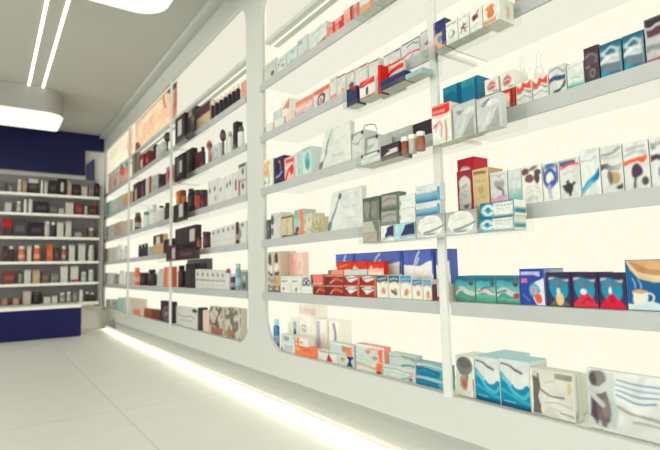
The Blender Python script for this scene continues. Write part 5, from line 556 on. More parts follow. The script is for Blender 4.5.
('brush', 1.01, 2.6709, 2.6414, 0.61, 0.7579, 0.06, 'salmon brush on fourth shelf, bay left of pillar', 'fourth shelf of the bay left of pillar', 1, '#c7725c', [], None, None, 0, None),
('bottle', 1.01, 2.7714, 2.7443, 0.61, 0.7403, 0.06, 'black pump bottle on fourth shelf, bay left of pillar', 'fourth shelf of the bay left of pillar', 1, '#2c2026', [], None, None, 0, '#2c2026'),
('carton', 1.01, 2.857, 2.773, 0.61, 0.7175, 0.035, 'maroon carton on fourth shelf, bay left of pillar', 'fourth shelf of the bay left of pillar', 1, '#6b3038', [], None, None, 0, None),
('carton', 1.01, 3.2232, 2.9101, 0.61, 0.7708, 0.035, 'large black carton on fourth shelf, bay left of pillar', 'fourth shelf of the bay left of pillar', 1, '#302628', [('r', 0.5, 0.25, 0.66, 0.8, '#b5b0a8'), ('r', 0.05, 0.1, 0.2, 0.6, '#8d8880'), ('r', 0.3, 0.1, 0.45, 0.9, '#57504e'), ('r', 0.7, 0.1, 0.8, 0.9, '#5f5856')], None, None, 0, None),
('carton', 1.01, 2.2318, 2.1456, 0.368, 0.5299, 0.035, 'white carton with red edge on third shelf, bay left of pillar', 'third shelf of the bay left of pillar', 1, '#d5d5cd', [('r', 0, 0.0, 0.22, 0.5, '#b5404a'), ('r', 0, 0.9, 1, 1, '#4a4046'), ('e', 0.6, 0.75, 0.15, 0.1, '#4a5058'), ('e', 0.6, 0.3, 0.15, 0.1, '#3a4048'), ('r', 0, 0.45, 1, 0.5, '#b0444c')], None, None, 0, None),
('carton', 1.01, 2.3048, 2.2403, 0.368, 0.5025, 0.035, 'white carton with dark stripe on third shelf, bay left of pillar', 'third shelf of the bay left of pillar', 1, '#dcdcd4', [('r', 0.5, 0.3, 0.8, 0.7, '#3f4a50')], None, None, 0, None),
('carton', 1.01, 2.4011, 2.3112, 0.368, 0.5036, 0.035, 'tall white carton with eye dots on third shelf, bay left of pillar', 'third shelf of the bay left of pillar', 1, '#dfdfd8', [('e', 0.3, 0.6, 0.13, 0.1, '#55585c'), ('e', 0.75, 0.65, 0.13, 0.1, '#55585c')], None, None, 0, None),
('carton', 1.01, 2.4925, 2.4066, 0.368, 0.5001, 0.035, 'white carton with eye dots on third shelf, bay left of pillar', 'third shelf of the bay left of pillar', 1, '#dfdfd8', [('e', 0.4, 0.55, 0.13, 0.1, '#6a6c6c')], None, None, 0, None),
('carton', 1.01, 2.6469, 2.4997, 0.368, 0.5114, 0.035, 'wide white carton with eye dots on third shelf, bay left of pillar', 'third shelf of the bay left of pillar', 1, '#dcdfd6', [('e', 0.2, 0.6, 0.08, 0.1, '#4f5a60'), ('e', 0.7, 0.62, 0.08, 0.1, '#4f5a60'), ('e', 0.8, 0.25, 0.1, 0.12, '#a5a898')], None, None, 0, None),
('jar', 1.01, 2.7958, 2.7491, 0.368, 0.4854, 0.06, 'maroon jar with red label on third shelf, bay left of pillar', 'third shelf of the bay left of pillar', 1, '#4b1a24', [], None, None, 0, '#3a1c26'),
('jar', 1.01, 2.8817, 2.8459, 0.368, 0.4926, 0.06, 'maroon and white jar on third shelf, bay left of pillar', 'third shelf of the bay left of pillar', 1, '#b0403a', [], None, None, 0, '#42202a'),
('bottle', 1.01, 3.01, 2.9637, 0.368, 0.5242, 0.06, 'black bottle on third shelf, bay left of pillar', 'third shelf of the bay left of pillar', 1, '#2a2024', [], None, None, 0, '#2a2024'),
('bottle', 1.01, 3.117, 3.0852, 0.368, 0.5293, 0.06, 'amber bottle on third shelf, bay left of pillar', 'third shelf of the bay left of pillar', 1, '#b5622f', [], None, None, 0, '#4a2a22'),
('carton', 1.01, 3.2195, 3.1186, 0.368, 0.537, 0.035, 'orange brown carton on third shelf, bay left of pillar', 'third shelf of the bay left of pillar', 1, '#a8552c', [('r', 0.1, 0.4, 0.5, 0.9, '#d08a58')], None, None, 0, None),
('carton', 1.01, 2.5952, 2.5285, 0.137, 0.2336, 0.035, 'white carton with grey dot on second shelf, bay left of pillar, leftmost', 'second shelf of the bay left of pillar', 1, '#dadcd4', [('e', 0.5, 0.8, 0.22, 0.08, '#555a60'), ('s', [(0.2, 0.3), (0.8, 0.3)], 0.06, '#c3c5be')], None, None, 0, None),
('carton', 1.01, 2.5242, 2.4602, 0.137, 0.2361, 0.035, 'white carton with grey dot on second shelf, bay left of pillar, second from left', 'second shelf of the bay left of pillar', 1, '#dadcd4', [('e', 0.5, 0.8, 0.22, 0.08, '#555a60'), ('s', [(0.2, 0.3), (0.8, 0.3)], 0.06, '#c3c5be')], None, None, 0, None),
('carton', 1.01, 2.4561, 2.3948, 0.137, 0.2385, 0.035, 'white carton with grey dot on second shelf, bay left of pillar, third from left', 'second shelf of the bay left of pillar', 1, '#dadcd4', [('e', 0.5, 0.8, 0.22, 0.08, '#555a60'), ('s', [(0.2, 0.3), (0.8, 0.3)], 0.06, '#c3c5be')], None, None, 0, None),
('carton', 1.01, 2.3908, 2.332, 0.137, 0.2408, 0.035, 'white carton with grey dot on second shelf, bay left of pillar, fourth from left', 'second shelf of the bay left of pillar', 1, '#dadcd4', [('e', 0.5, 0.8, 0.22, 0.08, '#555a60'), ('s', [(0.2, 0.3), (0.8, 0.3)], 0.06, '#c3c5be')], None, None, 0, None),
('carton', 1.01, 2.3282, 2.2764, 0.137, 0.243, 0.035, 'white carton with grey dot on second shelf, bay left of pillar, rightmost', 'second shelf of the bay left of pillar', 1, '#dadcd4', [('e', 0.5, 0.8, 0.22, 0.08, '#555a60'), ('s', [(0.2, 0.3), (0.8, 0.3)], 0.06, '#c3c5be')], None, None, 0, None),
('bottle', 1.01, 2.2748, 2.2577, 0.137, 0.2485, 0.06, 'dark red bottle on second shelf, bay left of pillar', 'second shelf of the bay left of pillar', 1, '#5c1622', [], None, None, 0, '#4a1a24'),
('carton', 1.01, 2.216, 2.1469, 0.137, 0.2427, 0.035, 'white carton with dark dots on second shelf, bay left of pillar', 'second shelf of the bay left of pillar', 1, '#d9dad3', [('e', 0.4, 0.85, 0.2, 0.08, '#4a5055'), ('r', 0.0, 0.3, 0.2, 0.6, '#4a5055')], None, None, 0, None),
('jar', 1.01, 2.7479, 2.7001, 0.137, 0.2339, 0.06, 'plum jar with white foot on second shelf, bay left of pillar', 'second shelf of the bay left of pillar', 1, '#4c2430', [], None, None, 0, '#3a1c26'),
('jar', 1.01, 2.8406, 2.809, 0.137, 0.2117, 0.06, 'rust jar on second shelf, bay left of pillar', 'second shelf of the bay left of pillar', 1, '#8a4038', [], None, None, 0, '#402028'),
('carton', 1.01, 3.2371, 2.8422, 0.137, 0.2877, 0.035, 'wide dark plum carton on second shelf, bay left of pillar', 'second shelf of the bay left of pillar', 1, '#38262f', [('r', 0.72, 0.35, 0.95, 0.85, '#d0ccc2'), ('r', 0.2, 0, 0.24, 1, '#55404a'), ('r', 0.5, 0, 0.54, 1, '#55404a')], None, None, 0, None),
('carton', 1.01, 2.8481, 2.7682, -0.091, 0.0202, 0.035, 'white carton with red dot on first shelf, bay left of pillar, leftmost', 'first shelf of the bay left of pillar', 1, '#d8dad2', [('e', 0.5, 0.75, 0.2, 0.1, '#7a7a78'), ('r', 0.0, 0.42, 1, 0.48, '#6a6c6a'), ('s', [(0.3, 0.2), (0.7, 0.2)], 0.05, '#c0a8a2')], None, None, 0, None),
('carton', 1.01, 2.7649, 2.6886, -0.091, 0.0173, 0.035, 'white carton with red dot on first shelf, bay left of pillar, second from left', 'first shelf of the bay left of pillar', 1, '#d8dad2', [('e', 0.5, 0.75, 0.2, 0.1, '#a0605c'), ('r', 0.0, 0.42, 1, 0.48, '#6a6c6a'), ('s', [(0.3, 0.2), (0.7, 0.2)], 0.05, '#c0a8a2')], None, None, 0, None),
('carton', 1.01, 2.6855, 2.6127, -0.091, 0.0145, 0.035, 'white carton with red dot on first shelf, bay left of pillar, third from left', 'first shelf of the bay left of pillar', 1, '#d8dad2', [('e', 0.5, 0.75, 0.2, 0.1, '#7a7a78'), ('r', 0.0, 0.42, 1, 0.48, '#6a6c6a'), ('s', [(0.3, 0.2), (0.7, 0.2)], 0.05, '#c0a8a2')], None, None, 0, None),
('carton', 1.01, 2.6097, 2.5401, -0.091, 0.0119, 0.035, 'white carton with red dot on first shelf, bay left of pillar, fourth from left', 'first shelf of the bay left of pillar', 1, '#d8dad2', [('e', 0.5, 0.75, 0.2, 0.1, '#a0605c'), ('r', 0.0, 0.42, 1, 0.48, '#6a6c6a'), ('s', [(0.3, 0.2), (0.7, 0.2)], 0.05, '#c0a8a2')], None, None, 0, None),
('carton', 1.01, 2.5373, 2.4706, -0.091, 0.0094, 0.035, 'white carton with red dot on first shelf, bay left of pillar, fifth from left', 'first shelf of the bay left of pillar', 1, '#d8dad2', [('e', 0.5, 0.75, 0.2, 0.1, '#7a7a78'), ('r', 0.0, 0.42, 1, 0.48, '#6a6c6a'), ('s', [(0.3, 0.2), (0.7, 0.2)], 0.05, '#c0a8a2')], None, None, 0, None),
('carton', 1.01, 2.4679, 2.4041, -0.091, 0.0069, 0.035, 'white carton with red dot on first shelf, bay left of pillar, rightmost', 'first shelf of the bay left of pillar', 1, '#d8dad2', [('e', 0.5, 0.75, 0.2, 0.1, '#a0605c'), ('r', 0.0, 0.42, 1, 0.48, '#6a6c6a'), ('s', [(0.3, 0.2), (0.7, 0.2)], 0.05, '#c0a8a2')], None, None, 0, None),
('bottle', 1.01, 2.4035, 2.3786, -0.091, 0.0166, 0.06, 'white bottle with magenta cap on first shelf, bay left of pillar', 'first shelf of the bay left of pillar', 1, '#cfd0cf', [], None, None, 0, '#b0244a'),
('bottle', 1.01, 2.3461, 2.3216, -0.091, -0.0098, 0.06, 'navy and white bottle on first shelf, bay left of pillar', 'first shelf of the bay left of pillar', 1, '#33384f', [], None, None, 0, '#c9cdd0'),
('bottle', 1.01, 2.2886, 2.2586, -0.091, 0.0402, 0.06, 'white bottle with teal neck on first shelf, bay left of pillar', 'first shelf of the bay left of pillar', 1, '#7b99a0', [], None, None, 0, '#9fb8b5'),
('carton', 1.01, 2.2042, 2.1483, -0.091, -0.0019, 0.035, 'grey dark carton on first shelf, bay left of pillar', 'first shelf of the bay left of pillar', 1, '#8b9092', [('r', 0.1, 0.1, 0.9, 0.4, '#4a4f55'), ('r', 0.3, 0.6, 0.7, 0.8, '#c6c9c4')], None, None, 0, None),
('carton', 1.01, 3.0252, 2.8549, -0.091, 0.0555, 0.035, 'tall black carton on first shelf, bay left of pillar', 'first shelf of the bay left of pillar', 1, '#2b2226', [('r', 0.2, 0.1, 0.4, 0.8, '#463a3e')], None, None, 0, None),
('bottle', 1.01, 3.1981, 3.149, -0.091, 0.0491, 0.06, 'maroon black bottle on first shelf, bay left of pillar', 'first shelf of the bay left of pillar', 1, '#3a2228', [], None, None, 0, '#1f181c'),
('carton', 1.09, 3.2349, 2.8715, -0.091, 0.0859, 0.035, 'long dark grey carton at back on first shelf, bay left of pillar', 'first shelf of the bay left of pillar', 1, '#55585a', [('s', [(0, 0.9), (1, 0.9)], 0.1, '#6a6e70')], None, None, 0, None),
('carton', 1.025, 3.2567, 2.8625, -0.335, -0.2151, 0.035, 'wide white carton with grey scribble on bottom ledge, bay left of pillar', 'bottom ledge of the bay left of pillar', 1, '#d6d8d0', [('s', [(0.1, 0.6), (0.4, 0.5), (0.7, 0.6), (0.9, 0.5)], 0.06, '#9a9c98'), ('s', [(0.2, 0.3), (0.8, 0.35)], 0.06, '#a5a7a2'), ('e', 0.9, 0.9, 0.12, 0.1, '#2f3a34')], None, None, 0, None),
('carton', 1.025, 2.8457, 2.78, -0.335, -0.2046, 0.035, 'slim black carton on bottom ledge, bay left of pillar', 'bottom ledge of the bay left of pillar', 1, '#33302e', [('r', 0.2, 0.2, 0.5, 0.7, '#57534f')], None, None, 0, None),
('carton', 1.025, 2.7671, 2.6707, -0.335, -0.215, 0.035, 'pink white carton on bottom ledge, bay left of pillar', 'bottom ledge of the bay left of pillar', 1, '#e3c9bd', [], None, None, 0, None),
('carton', 1.025, 2.6617, 2.4715, -0.335, -0.1872, 0.035, 'white carton with brown branch print on bottom ledge, bay left of pillar', 'bottom ledge of the bay left of pillar', 1, '#cfc9bb', [('n', '#6b5a4c', 6, 0.5, 11), ('r', 0.1, 0.0, 0.9, 0.25, '#9a6f58')], None, None, 0, None),
('carton', 1.025, 2.4452, 2.2478, -0.335, -0.1823, 0.035, 'white carton with grey branch print on bottom ledge, bay left of pillar', 'bottom ledge of the bay left of pillar', 1, '#cbc8bb', [('n', '#77705f', 6, 0.48, 17), ('e', 0.3, 0.15, 0.25, 0.12, '#a07a60')], None, None, 0, None),
('brush', 1.01, 3.5247, 3.4772, 0.845, 1.0154, 0.06, 'black hairbrush on fifth shelf, poster bay', 'fifth shelf of the poster bay', 1, '#2a2226', [], None, None, 0, None),
('carton', 1.01, 3.7864, 3.7259, 0.845, 0.9756, 0.035, 'thin black tube on fifth shelf, poster bay', 'fifth shelf of the poster bay', 1, '#2e2a2c', [], None, None, 0, None),
('carton', 1.01, 4.0189, 3.8987, 0.845, 0.9662, 0.035, 'maroon carton on fifth shelf, poster bay', 'fifth shelf of the poster bay', 1, '#7a2c34', [('r', 0.3, 0.3, 0.7, 0.6, '#b58a84')], None, None, 0, None),
('carton', 1.01, 4.2096, 4.064, 0.845, 0.9767, 0.035, 'red carton with white label on fifth shelf, poster bay', 'fifth shelf of the poster bay', 1, '#8f3036', [('r', 0.3, 0.2, 0.8, 0.7, '#d8cfc6')], None, None, 0, None),
('carton', 1.01, 4.4527, 4.2927, 0.845, 1.0361, 0.035, 'green and red carton on fifth shelf, poster bay', 'fifth shelf of the poster bay', 1, '#8d9a86', [('r', 0.6, 0, 1, 1, '#7d3236')], None, None, 0, None),
('carton', 1.01, 3.7042, 3.5263, 0.845, 0.9532, 0.035, 'pale grey carton on fifth shelf, poster bay', 'fifth shelf of the poster bay', 1, '#cfd1cb', [], None, None, 0, None),
('carton', 1.01, 3.4461, 3.3175, 0.61, 0.7411, 0.035, 'pink carton on fourth shelf, poster bay', 'fourth shelf of the poster bay', 1, '#c7888a', [('r', 0.3, 0.3, 0.7, 0.8, '#8a4a52')], None, None, 0, None),
('jar', 1.01, 3.6524, 3.6073, 0.61, 0.7278, 0.06, 'black jar with pale foot on fourth shelf, poster bay', 'fourth shelf of the poster bay', 1, '#2e2428', [], None, None, 0, '#2a2024'),
('carton', 1.01, 3.8056, 3.654, 0.61, 0.738, 0.035, 'grey white carton on fourth shelf, poster bay', 'fourth shelf of the poster bay', 1, '#bfc0ba', [('r', 0.2, 0.0, 0.8, 0.4, '#a5a6a0')], None, None, 0, None),
('carton', 1.01, 3.994, 3.8244, 0.61, 0.7541, 0.035, 'white carton with red edge on fourth shelf, poster bay', 'fourth shelf of the poster bay', 1, '#d8d4cc', [('r', 0.6, 0, 1, 1, '#9a3a3e')], None, None, 0, None),
('carton', 1.01, 4.1821, 4.0082, 0.61, 0.7604, 0.035, 'dark maroon carton with white stripe on fourth shelf, poster bay', 'fourth shelf of the poster bay', 1, '#43222a', [('r', 0.4, 0.1, 0.6, 0.8, '#8a6a6c')], None, None, 0, None),
('carton', 1.01, 4.4035, 4.1974, 0.61, 0.77, 0.035, 'dark maroon carton with pale bottle on fourth shelf, poster bay', 'fourth shelf of the poster bay', 1, '#43222a', [('r', 0.3, 0.1, 0.6, 0.7, '#c9b5ae')], None, None, 0, None),
('bottle', 1.01, 3.5089, 3.4518, 0.368, 0.4978, 0.06, 'black bottle on third shelf, poster bay', 'third shelf of the poster bay', 1, '#2f262a', [], None, None, 0, '#251d20'),
('bottle', 1.01, 3.7076, 3.6522, 0.368, 0.4851, 0.06, 'pale grey bottle on third shelf, poster bay', 'third shelf of the poster bay', 1, '#c3c6c0', [], None, None, 0, '#d8dad2'),
('bottle', 1.01, 3.8969, 3.8438, 0.368, 0.5, 0.06, 'white bottle on third shelf, poster bay', 'third shelf of the poster bay', 1, '#d3d5ce', [], None, None, 0, '#c0c3bc'),
('bottle', 1.01, 4.0876, 4.0371, 0.368, 0.4977, 0.06, 'white tube with blue cap on third shelf, poster bay', 'third shelf of the poster bay', 1, '#d3d6d2', [], None, None, 0, '#3f7fa5'),
('bottle', 1.01, 4.3715, 4.3137, 0.368, 0.5209, 0.06, 'maroon bottle on third shelf, poster bay', 'third shelf of the poster bay', 1, '#4b2a2e', [], None, None, 0, '#6b5a52'),
('carton', 1.01, 3.4925, 3.3008, 0.137, 0.2348, 0.035, 'dark carton on second shelf, poster bay', 'second shelf of the poster bay', 1, '#352a2e', [('r', 0.5, 0.1, 0.8, 0.6, '#8a8580')], None, None, 0, None),
('carton', 1.01, 3.762, 3.5067, 0.137, 0.282, 0.035, 'tan carton with black frame top on second shelf, poster bay', 'second shelf of the poster bay', 1, '#c8a888', [('r', 0, 0.55, 1, 1, '#3a3033'), ('r', 0.3, 0.55, 0.7, 0.9, '#d8d4c8')], None, None, 0, None),
('bottle', 1.01, 4.2142, 4.1858, 0.137, 0.2391, 0.06, 'dark bottle with rosy foot on second shelf, poster bay, leftmost', 'second shelf of the poster bay', 1, '#33222a', [], None, None, 0, '#2a1c22'),
('bottle', 1.01, 4.1115, 4.0837, 0.137, 0.24, 0.06, 'dark bottle with rosy foot on second shelf, poster bay, second from left', 'second shelf of the poster bay', 1, '#33222a', [], None, None, 0, '#2a1c22'),
('bottle', 1.01, 4.013, 3.9857, 0.137, 0.2408, 0.06, 'dark bottle with rosy foot on second shelf, poster bay, rightmost', 'second shelf of the poster bay', 1, '#33222a', [], None, None, 0, '#2a1c22'),
('carton', 1.01, 3.8873, 3.7783, 0.137, 0.2057, 0.035, 'pale green carton on second shelf, poster bay', 'second shelf of the poster bay', 1, '#a5b5a5', [], None, None, 0, None),
('carton', 1.01, 3.4781, 3.3016, -0.091, 0.045, 0.035, 'coral carton with orange stripe on first shelf, poster bay', 'first shelf of the poster bay', 1, '#d97b5c', [('r', 0.4, 0, 0.65, 1, '#e8a890')], None, None, 0, None),
('carton', 1.01, 3.6504, 3.502, -0.091, 0.0119, 0.035, 'pale green grey carton on first shelf, poster bay', 'first shelf of the poster bay', 1, '#c8cfc6', [], None, None, 0, None),
('bottle', 1.01, 3.9336, 3.868, -0.091, 0.0332, 0.06, 'dark bottle with pale belly on first shelf, poster bay', 'first shelf of the poster bay', 1, '#3a2c32', [], None, None, 0, '#2a2226'),
('jar', 1.01, 4.1729, 4.1052, -0.091, 0.0116, 0.06, 'black jar on first shelf, poster bay', 'first shelf of the poster bay', 1, '#33222a', [], None, None, 0, '#2a1c20'),
('bottle', 1.01, 4.3608, 4.3084, -0.091, 0.0553, 0.06, 'coral bottle on first shelf, poster bay', 'first shelf of the poster bay', 1, '#d5694e', [], None, None, 0, '#d98a6a'),
('carton', 1.025, 3.6091, 3.3424, -0.335, -0.1926, 0.035, 'dark plum carton with grey rose on bottom ledge, poster bay', 'bottom ledge of the poster bay', 1, '#3a2833', [('o', 0.5, 0.4, 0.25, 0.3, 0.12, '#7a6a74'), ('e', 0.5, 0.4, 0.12, 0.12, '#a59aa2')], None, None, 0, None),
('carton', 1.025, 3.8307, 3.6221, -0.335, -0.2643, 0.035, 'brown flat carton on bottom ledge, poster bay', 'bottom ledge of the poster bay', 1, '#6b4038', [], None, None, 0, None),
('carton', 1.025, 4.0613, 3.8451, -0.335, -0.2683, 0.035, 'rust flat carton on bottom ledge, poster bay', 'bottom ledge of the poster bay', 1, '#9a5a48', [], None, None, 0, None),
('carton', 1.025, 4.4545, 4.1078, -0.335, -0.2032, 0.035, 'pale carton with orange sticks on bottom ledge, poster bay', 'bottom ledge of the poster bay', 1, '#ddd0c0', [('s', [(0.2, 0), (0.35, 1)], 0.05, '#c9754e'), ('s', [(0.5, 0), (0.6, 0.9)], 0.06, '#c9653e'), ('r', 0.2, 0, 0.8, 0.35, '#d58a66')], None, None, 0, None),
('bottle', 1.1, 4.3613, 4.3168, 0.368, 0.5771, 0.06, 'tall pale bottle in the second row on third shelf, poster bay', 'third shelf of the poster bay', 1, '#c9ccc6', [], None, None, 0, '#e0e1d9'),
('bottle', 1.1, 4.1568, 4.1138, 0.368, 0.5693, 0.06, 'tall white bottle in the second row on third shelf, poster bay', 'third shelf of the poster bay', 1, '#d6d8d1', [], None, None, 0, '#b5b8b2'),
('bottle', 1.1, 3.9711, 3.925, 0.368, 0.5379, 0.06, 'grey bottle in the second row on third shelf, poster bay', 'third shelf of the poster bay', 1, '#8f8a88', [], None, None, 0, '#3a3234'),
('carton', 1.1, 4.1796, 3.9482, -0.091, -0.0098, 0.035, 'dark brown carton in the second row on first shelf, poster bay', 'first shelf of the poster bay', 1, '#45302f', [], None, None, 0, None),
('carton', 1.1, 3.9207, 3.7883, -0.091, 0.0358, 0.035, 'pale sage carton in the second row on first shelf, poster bay', 'first shelf of the poster bay', 1, '#c9d0c6', [], None, None, 0, None),
('carton', 1.1, 3.9137, 3.6279, 0.61, 0.7722, 0.035, 'black carton in the second row on fourth shelf, poster bay', 'fourth shelf of the poster bay', 1, '#2c2226', [], None, None, 0, None),
('carton', 1.1, 4.3448, 4.1533, 0.845, 1.0586, 0.035, 'white carton in the second row on fifth shelf, poster bay', 'fifth shelf of the poster bay', 1, '#d8d9d2', [], None, None, 0, None),
('carton', 1.1, 2.8784, 2.7799, 0.61, 0.7704, 0.035, 'white carton in the second row on fourth shelf, bay left of pillar', 'fourth shelf of the bay left of pillar', 1, '#d8dad3', [], None, None, 0, None),
('carton', 1.1, 2.5975, 2.4997, 0.61, 0.767, 0.035, 'pale carton in the second row on fourth shelf, bay left of pillar', 'fourth shelf of the bay left of pillar', 1, '#cfd2cb', [('e', 0.5, 0.6, 0.2, 0.2, '#6a6c6c')], None, None, 0, None),
('carton', 1.1, 3.248, 3.0928, 0.368, 0.5405, 0.035, 'dark brown carton in the second row on third shelf, bay left of pillar', 'third shelf of the bay left of pillar', 1, '#3c2620', [], None, None, 0, None),
('carton', 1.1, 3.0912, 2.9133, 0.368, 0.5115, 0.035, 'maroon carton in the second row on third shelf, bay left of pillar', 'third shelf of the bay left of pillar', 1, '#512029', [], None, None, 0, None),
('carton', 1.1, 2.5929, 2.4716, -0.091, -0.0225, 0.035, 'grey carton with dark stripes in the second row on first shelf, bay left of pillar', 'first shelf of the bay left of pillar', 1, '#a9b0ae', [('r', 0, 0.2, 1, 0.35, '#3f4650'), ('r', 0, 0.55, 1, 0.65, '#3f4650')], None, None, 0, None),
('carton', 1.1, 2.4716, 2.3587, -0.091, 0.0094, 0.035, 'white carton with teal stripes in the second row on first shelf, bay left of pillar', 'first shelf of the bay left of pillar', 1, '#cdd3cf', [('r', 0.1, 0.2, 0.9, 0.4, '#5a8288')], None, None, 0, None),
('bottle', 1.01, 4.9756, 4.927, 0.845, 1.0721, 0.06, 'red bottle with teal cap on fifth shelf, far corner bay', 'fifth shelf of the far corner bay', 1, '#d0665a', [], None, None, 0, '#2f9aa0'),
('bottle', 1.01, 4.7596, 4.7177, 0.845, 1.039, 0.06, 'pale coral bottle with teal cap on fifth shelf, far corner bay', 'fifth shelf of the far corner bay', 1, '#e0907f', [], None, None, 0, '#45a5a8'),
('carton', 1.01, 5.5011, 5.2962, 0.845, 1.0166, 0.035, 'pale pink carton on fifth shelf, far corner bay', 'fifth shelf of the far corner bay', 1, '#d5b8ad', [], None, None, 0, None),
('carton', 1.01, 5.2735, 5.0373, 0.845, 1.0091, 0.035, 'pale carton with pink spot on fifth shelf, far corner bay', 'fifth shelf of the far corner bay', 1, '#d2cfc6', [('e', 0.5, 0.4, 0.3, 0.25, '#cf8a80')], None, None, 0, None),
('carton', 1.01, 4.7862, 4.53, 0.61, 0.7356, 0.035, 'tan carton on fourth shelf, far corner bay', 'fourth shelf of the far corner bay', 1, '#c9ab78', [], None, None, 0, None),
('carton', 1.01, 5.0442, 4.8054, 0.61, 0.7421, 0.035, 'pale grey carton on fourth shelf, far corner bay', 'fourth shelf of the far corner bay', 1, '#c2c6c2', [], None, None, 0, None),
('carton', 1.01, 5.3025, 5.0651, 0.61, 0.7461, 0.035, 'white carton on fourth shelf, far corner bay', 'fourth shelf of the far corner bay', 1, '#d3d5ce', [], None, None, 0, None),
('carton', 1.01, 5.5579, 5.3253, 0.61, 0.7579, 0.035, 'pale teal carton on fourth shelf, far corner bay', 'fourth shelf of the far corner bay', 1, '#a8c9c0', [], None, None, 0, None),
('carton', 1.01, 4.8102, 4.5344, 0.368, 0.4856, 0.035, 'beige carton on third shelf, far corner bay', 'third shelf of the far corner bay', 1, '#cdbfae', [], None, None, 0, None),
('carton', 1.01, 5.1617, 4.8508, 0.368, 0.4988, 0.035, 'pale rose carton on third shelf, far corner bay', 'third shelf of the far corner bay', 1, '#cbb8a8', [('n', '#b59f90', 5, 0.5, 4)], None, None, 0, None),
('carton', 1.01, 5.5609, 5.2075, 0.368, 0.503, 0.035, 'pale grey carton on third shelf, far corner bay', 'third shelf of the far corner bay', 1, '#c4c8c2', [], None, None, 0, None),
('bottle', 1.01, 4.7601, 4.7088, 0.137, 0.2605, 0.06, 'grey bottle with tan label on second shelf, far corner bay', 'second shelf of the far corner bay', 1, '#bfc2bb', [], None, None, 0, '#c9b58a'),
('bottle', 1.01, 5.0343, 4.9816, 0.137, 0.2857, 0.06, 'pale grey bottle on second shelf, far corner bay', 'second shelf of the far corner bay', 1, '#c3c8c3', [], None, None, 0, '#d3d6cf'),
('carton', 1.01, 5.2861, 5.0359, 0.137, 0.2677, 0.035, 'white grey carton on second shelf, far corner bay', 'second shelf of the far corner bay', 1, '#cdd0c9', [], None, None, 0, None),
('carton', 1.01, 5.6046, 5.3357, 0.137, 0.2729, 0.035, 'pale tan carton on second shelf, far corner bay', 'second shelf of the far corner bay', 1, '#d5c6b2', [], None, None, 0, None),
('carton', 1.01, 4.6607, 4.4912, -0.091, 0.0215, 0.035, 'pale grey carton on first shelf, far corner bay', 'first shelf of the far corner bay', 1, '#c6cac5', [], None, None, 0, None),
('bottle', 1.01, 4.9289, 4.8802, -0.091, 0.0361, 0.06, 'white bottle on first shelf, far corner bay', 'first shelf of the far corner bay', 1, '#d0d3cc', [], None, None, 0, '#c3c7c0'),
('carton', 1.01, 5.1263, 4.9305, -0.091, 0.0065, 0.035, 'taupe carton on first shelf, far corner bay', 'first shelf of the far corner bay', 1, '#a09484', [], None, None, 0, None),
('carton', 1.01, 5.5718, 5.1729, -0.091, 0.0197, 0.035, 'white carton on first shelf, far corner bay', 'first shelf of the far corner bay', 1, '#d3d6cf', [], None, None, 0, None),
('carton', 1.025, 4.7557, 4.5644, -0.335, -0.2043, 0.035, 'white carton on bottom ledge, far corner bay', 'bottom ledge of the far corner bay', 1, '#d0d3cd', [], None, None, 0, None),
('carton', 1.025, 5.0055, 4.7965, -0.335, -0.217, 0.035, 'pale teal carton on bottom ledge, far corner bay', 'bottom ledge of the far corner bay', 1, '#b0cfc4', [], None, None, 0, None),
('carton', 1.025, 5.2789, 5.0499, -0.335, -0.2407, 0.035, 'grey carton with dark lines on bottom ledge, far corner bay', 'bottom ledge of the far corner bay', 1, '#b5bab6', [('s', [(0.1, 0.5), (0.9, 0.6)], 0.12, '#7f8a88')], None, None, 0, None),
('carton', 1.025, 5.5804, 5.3281, -0.335, -0.2513, 0.035, 'pale grey carton on bottom ledge, far corner bay', 'bottom ledge of the far corner bay', 1, '#c6cac5', [], None, None, 0, None)
]
for kind, X, ya, yb, za, zb, d, label, where, far, base, art, top, side, slant, cap in ITEMS:
    gap = .0006
    place(kind, (ya - yb - gap) * U, d * U, (zb - za) * U, base, art, top, side, slant, cap, far, P(X, (ya + yb) / 2, za), WALLROT, label, where)

# ------------------------------------------------------------------ shelf wall
LV = [-.335, -.091, .137, .368, .610, .845]
ORDS = ['', 'first', 'second', 'third', 'fourth', 'fifth']
BAYS = [('right bay', -.56, .878), ('middle bay', .908, 1.952), ('bay left of pillar', 2.105, 3.229), ('poster bay', 3.257, 4.418), ('far corner bay', 4.448, 5.60)]
for bn, a, b in BAYS:
    for k in range(1, 6):
        z = LV[k] - .0006
        root = empty('display_shelf', P(1.09, (a + b) / 2, z - .009))
        slab('board', (.9975, a, z - .009), (1.192, b, z), BOARD, root)
        slab('front_rail', (.9905, a, z - .034), (.9972, b, z), RAIL, root, .001)
        slab('added_underglow', (1.012, a + .012, z - .0125), (1.19, b - .012, z - .0095), UNDERGLOW, root, 0)  # glowing sheet added to brighten the whole underside of the board
        tag(root, f"white {ORDS[k]} shelf up with grey metal front rail, {bn}", 'shelf', 'shelves of the long wall display')

def rounded(y0, z0, y1, z1, rs):
    """closed outline, corners bottom-left, bottom-right, top-right, top-left with radii rs"""
    pts = []
    cs = [(y0, z0, 1, 1, math.pi), (y1, z0, -1, 1, 1.5 * math.pi), (y1, z1, -1, -1, 0), (y0, z1, 1, -1, .5 * math.pi)]
    for (cy, cz, sy, sz, a0), r in zip(cs, rs):
        for q in range(11):
            a = a0 + q / 10 * math.pi / 2
            pts.append((cy + sy * r + r * math.cos(a), cz + sz * r + r * math.sin(a)))
    return pts

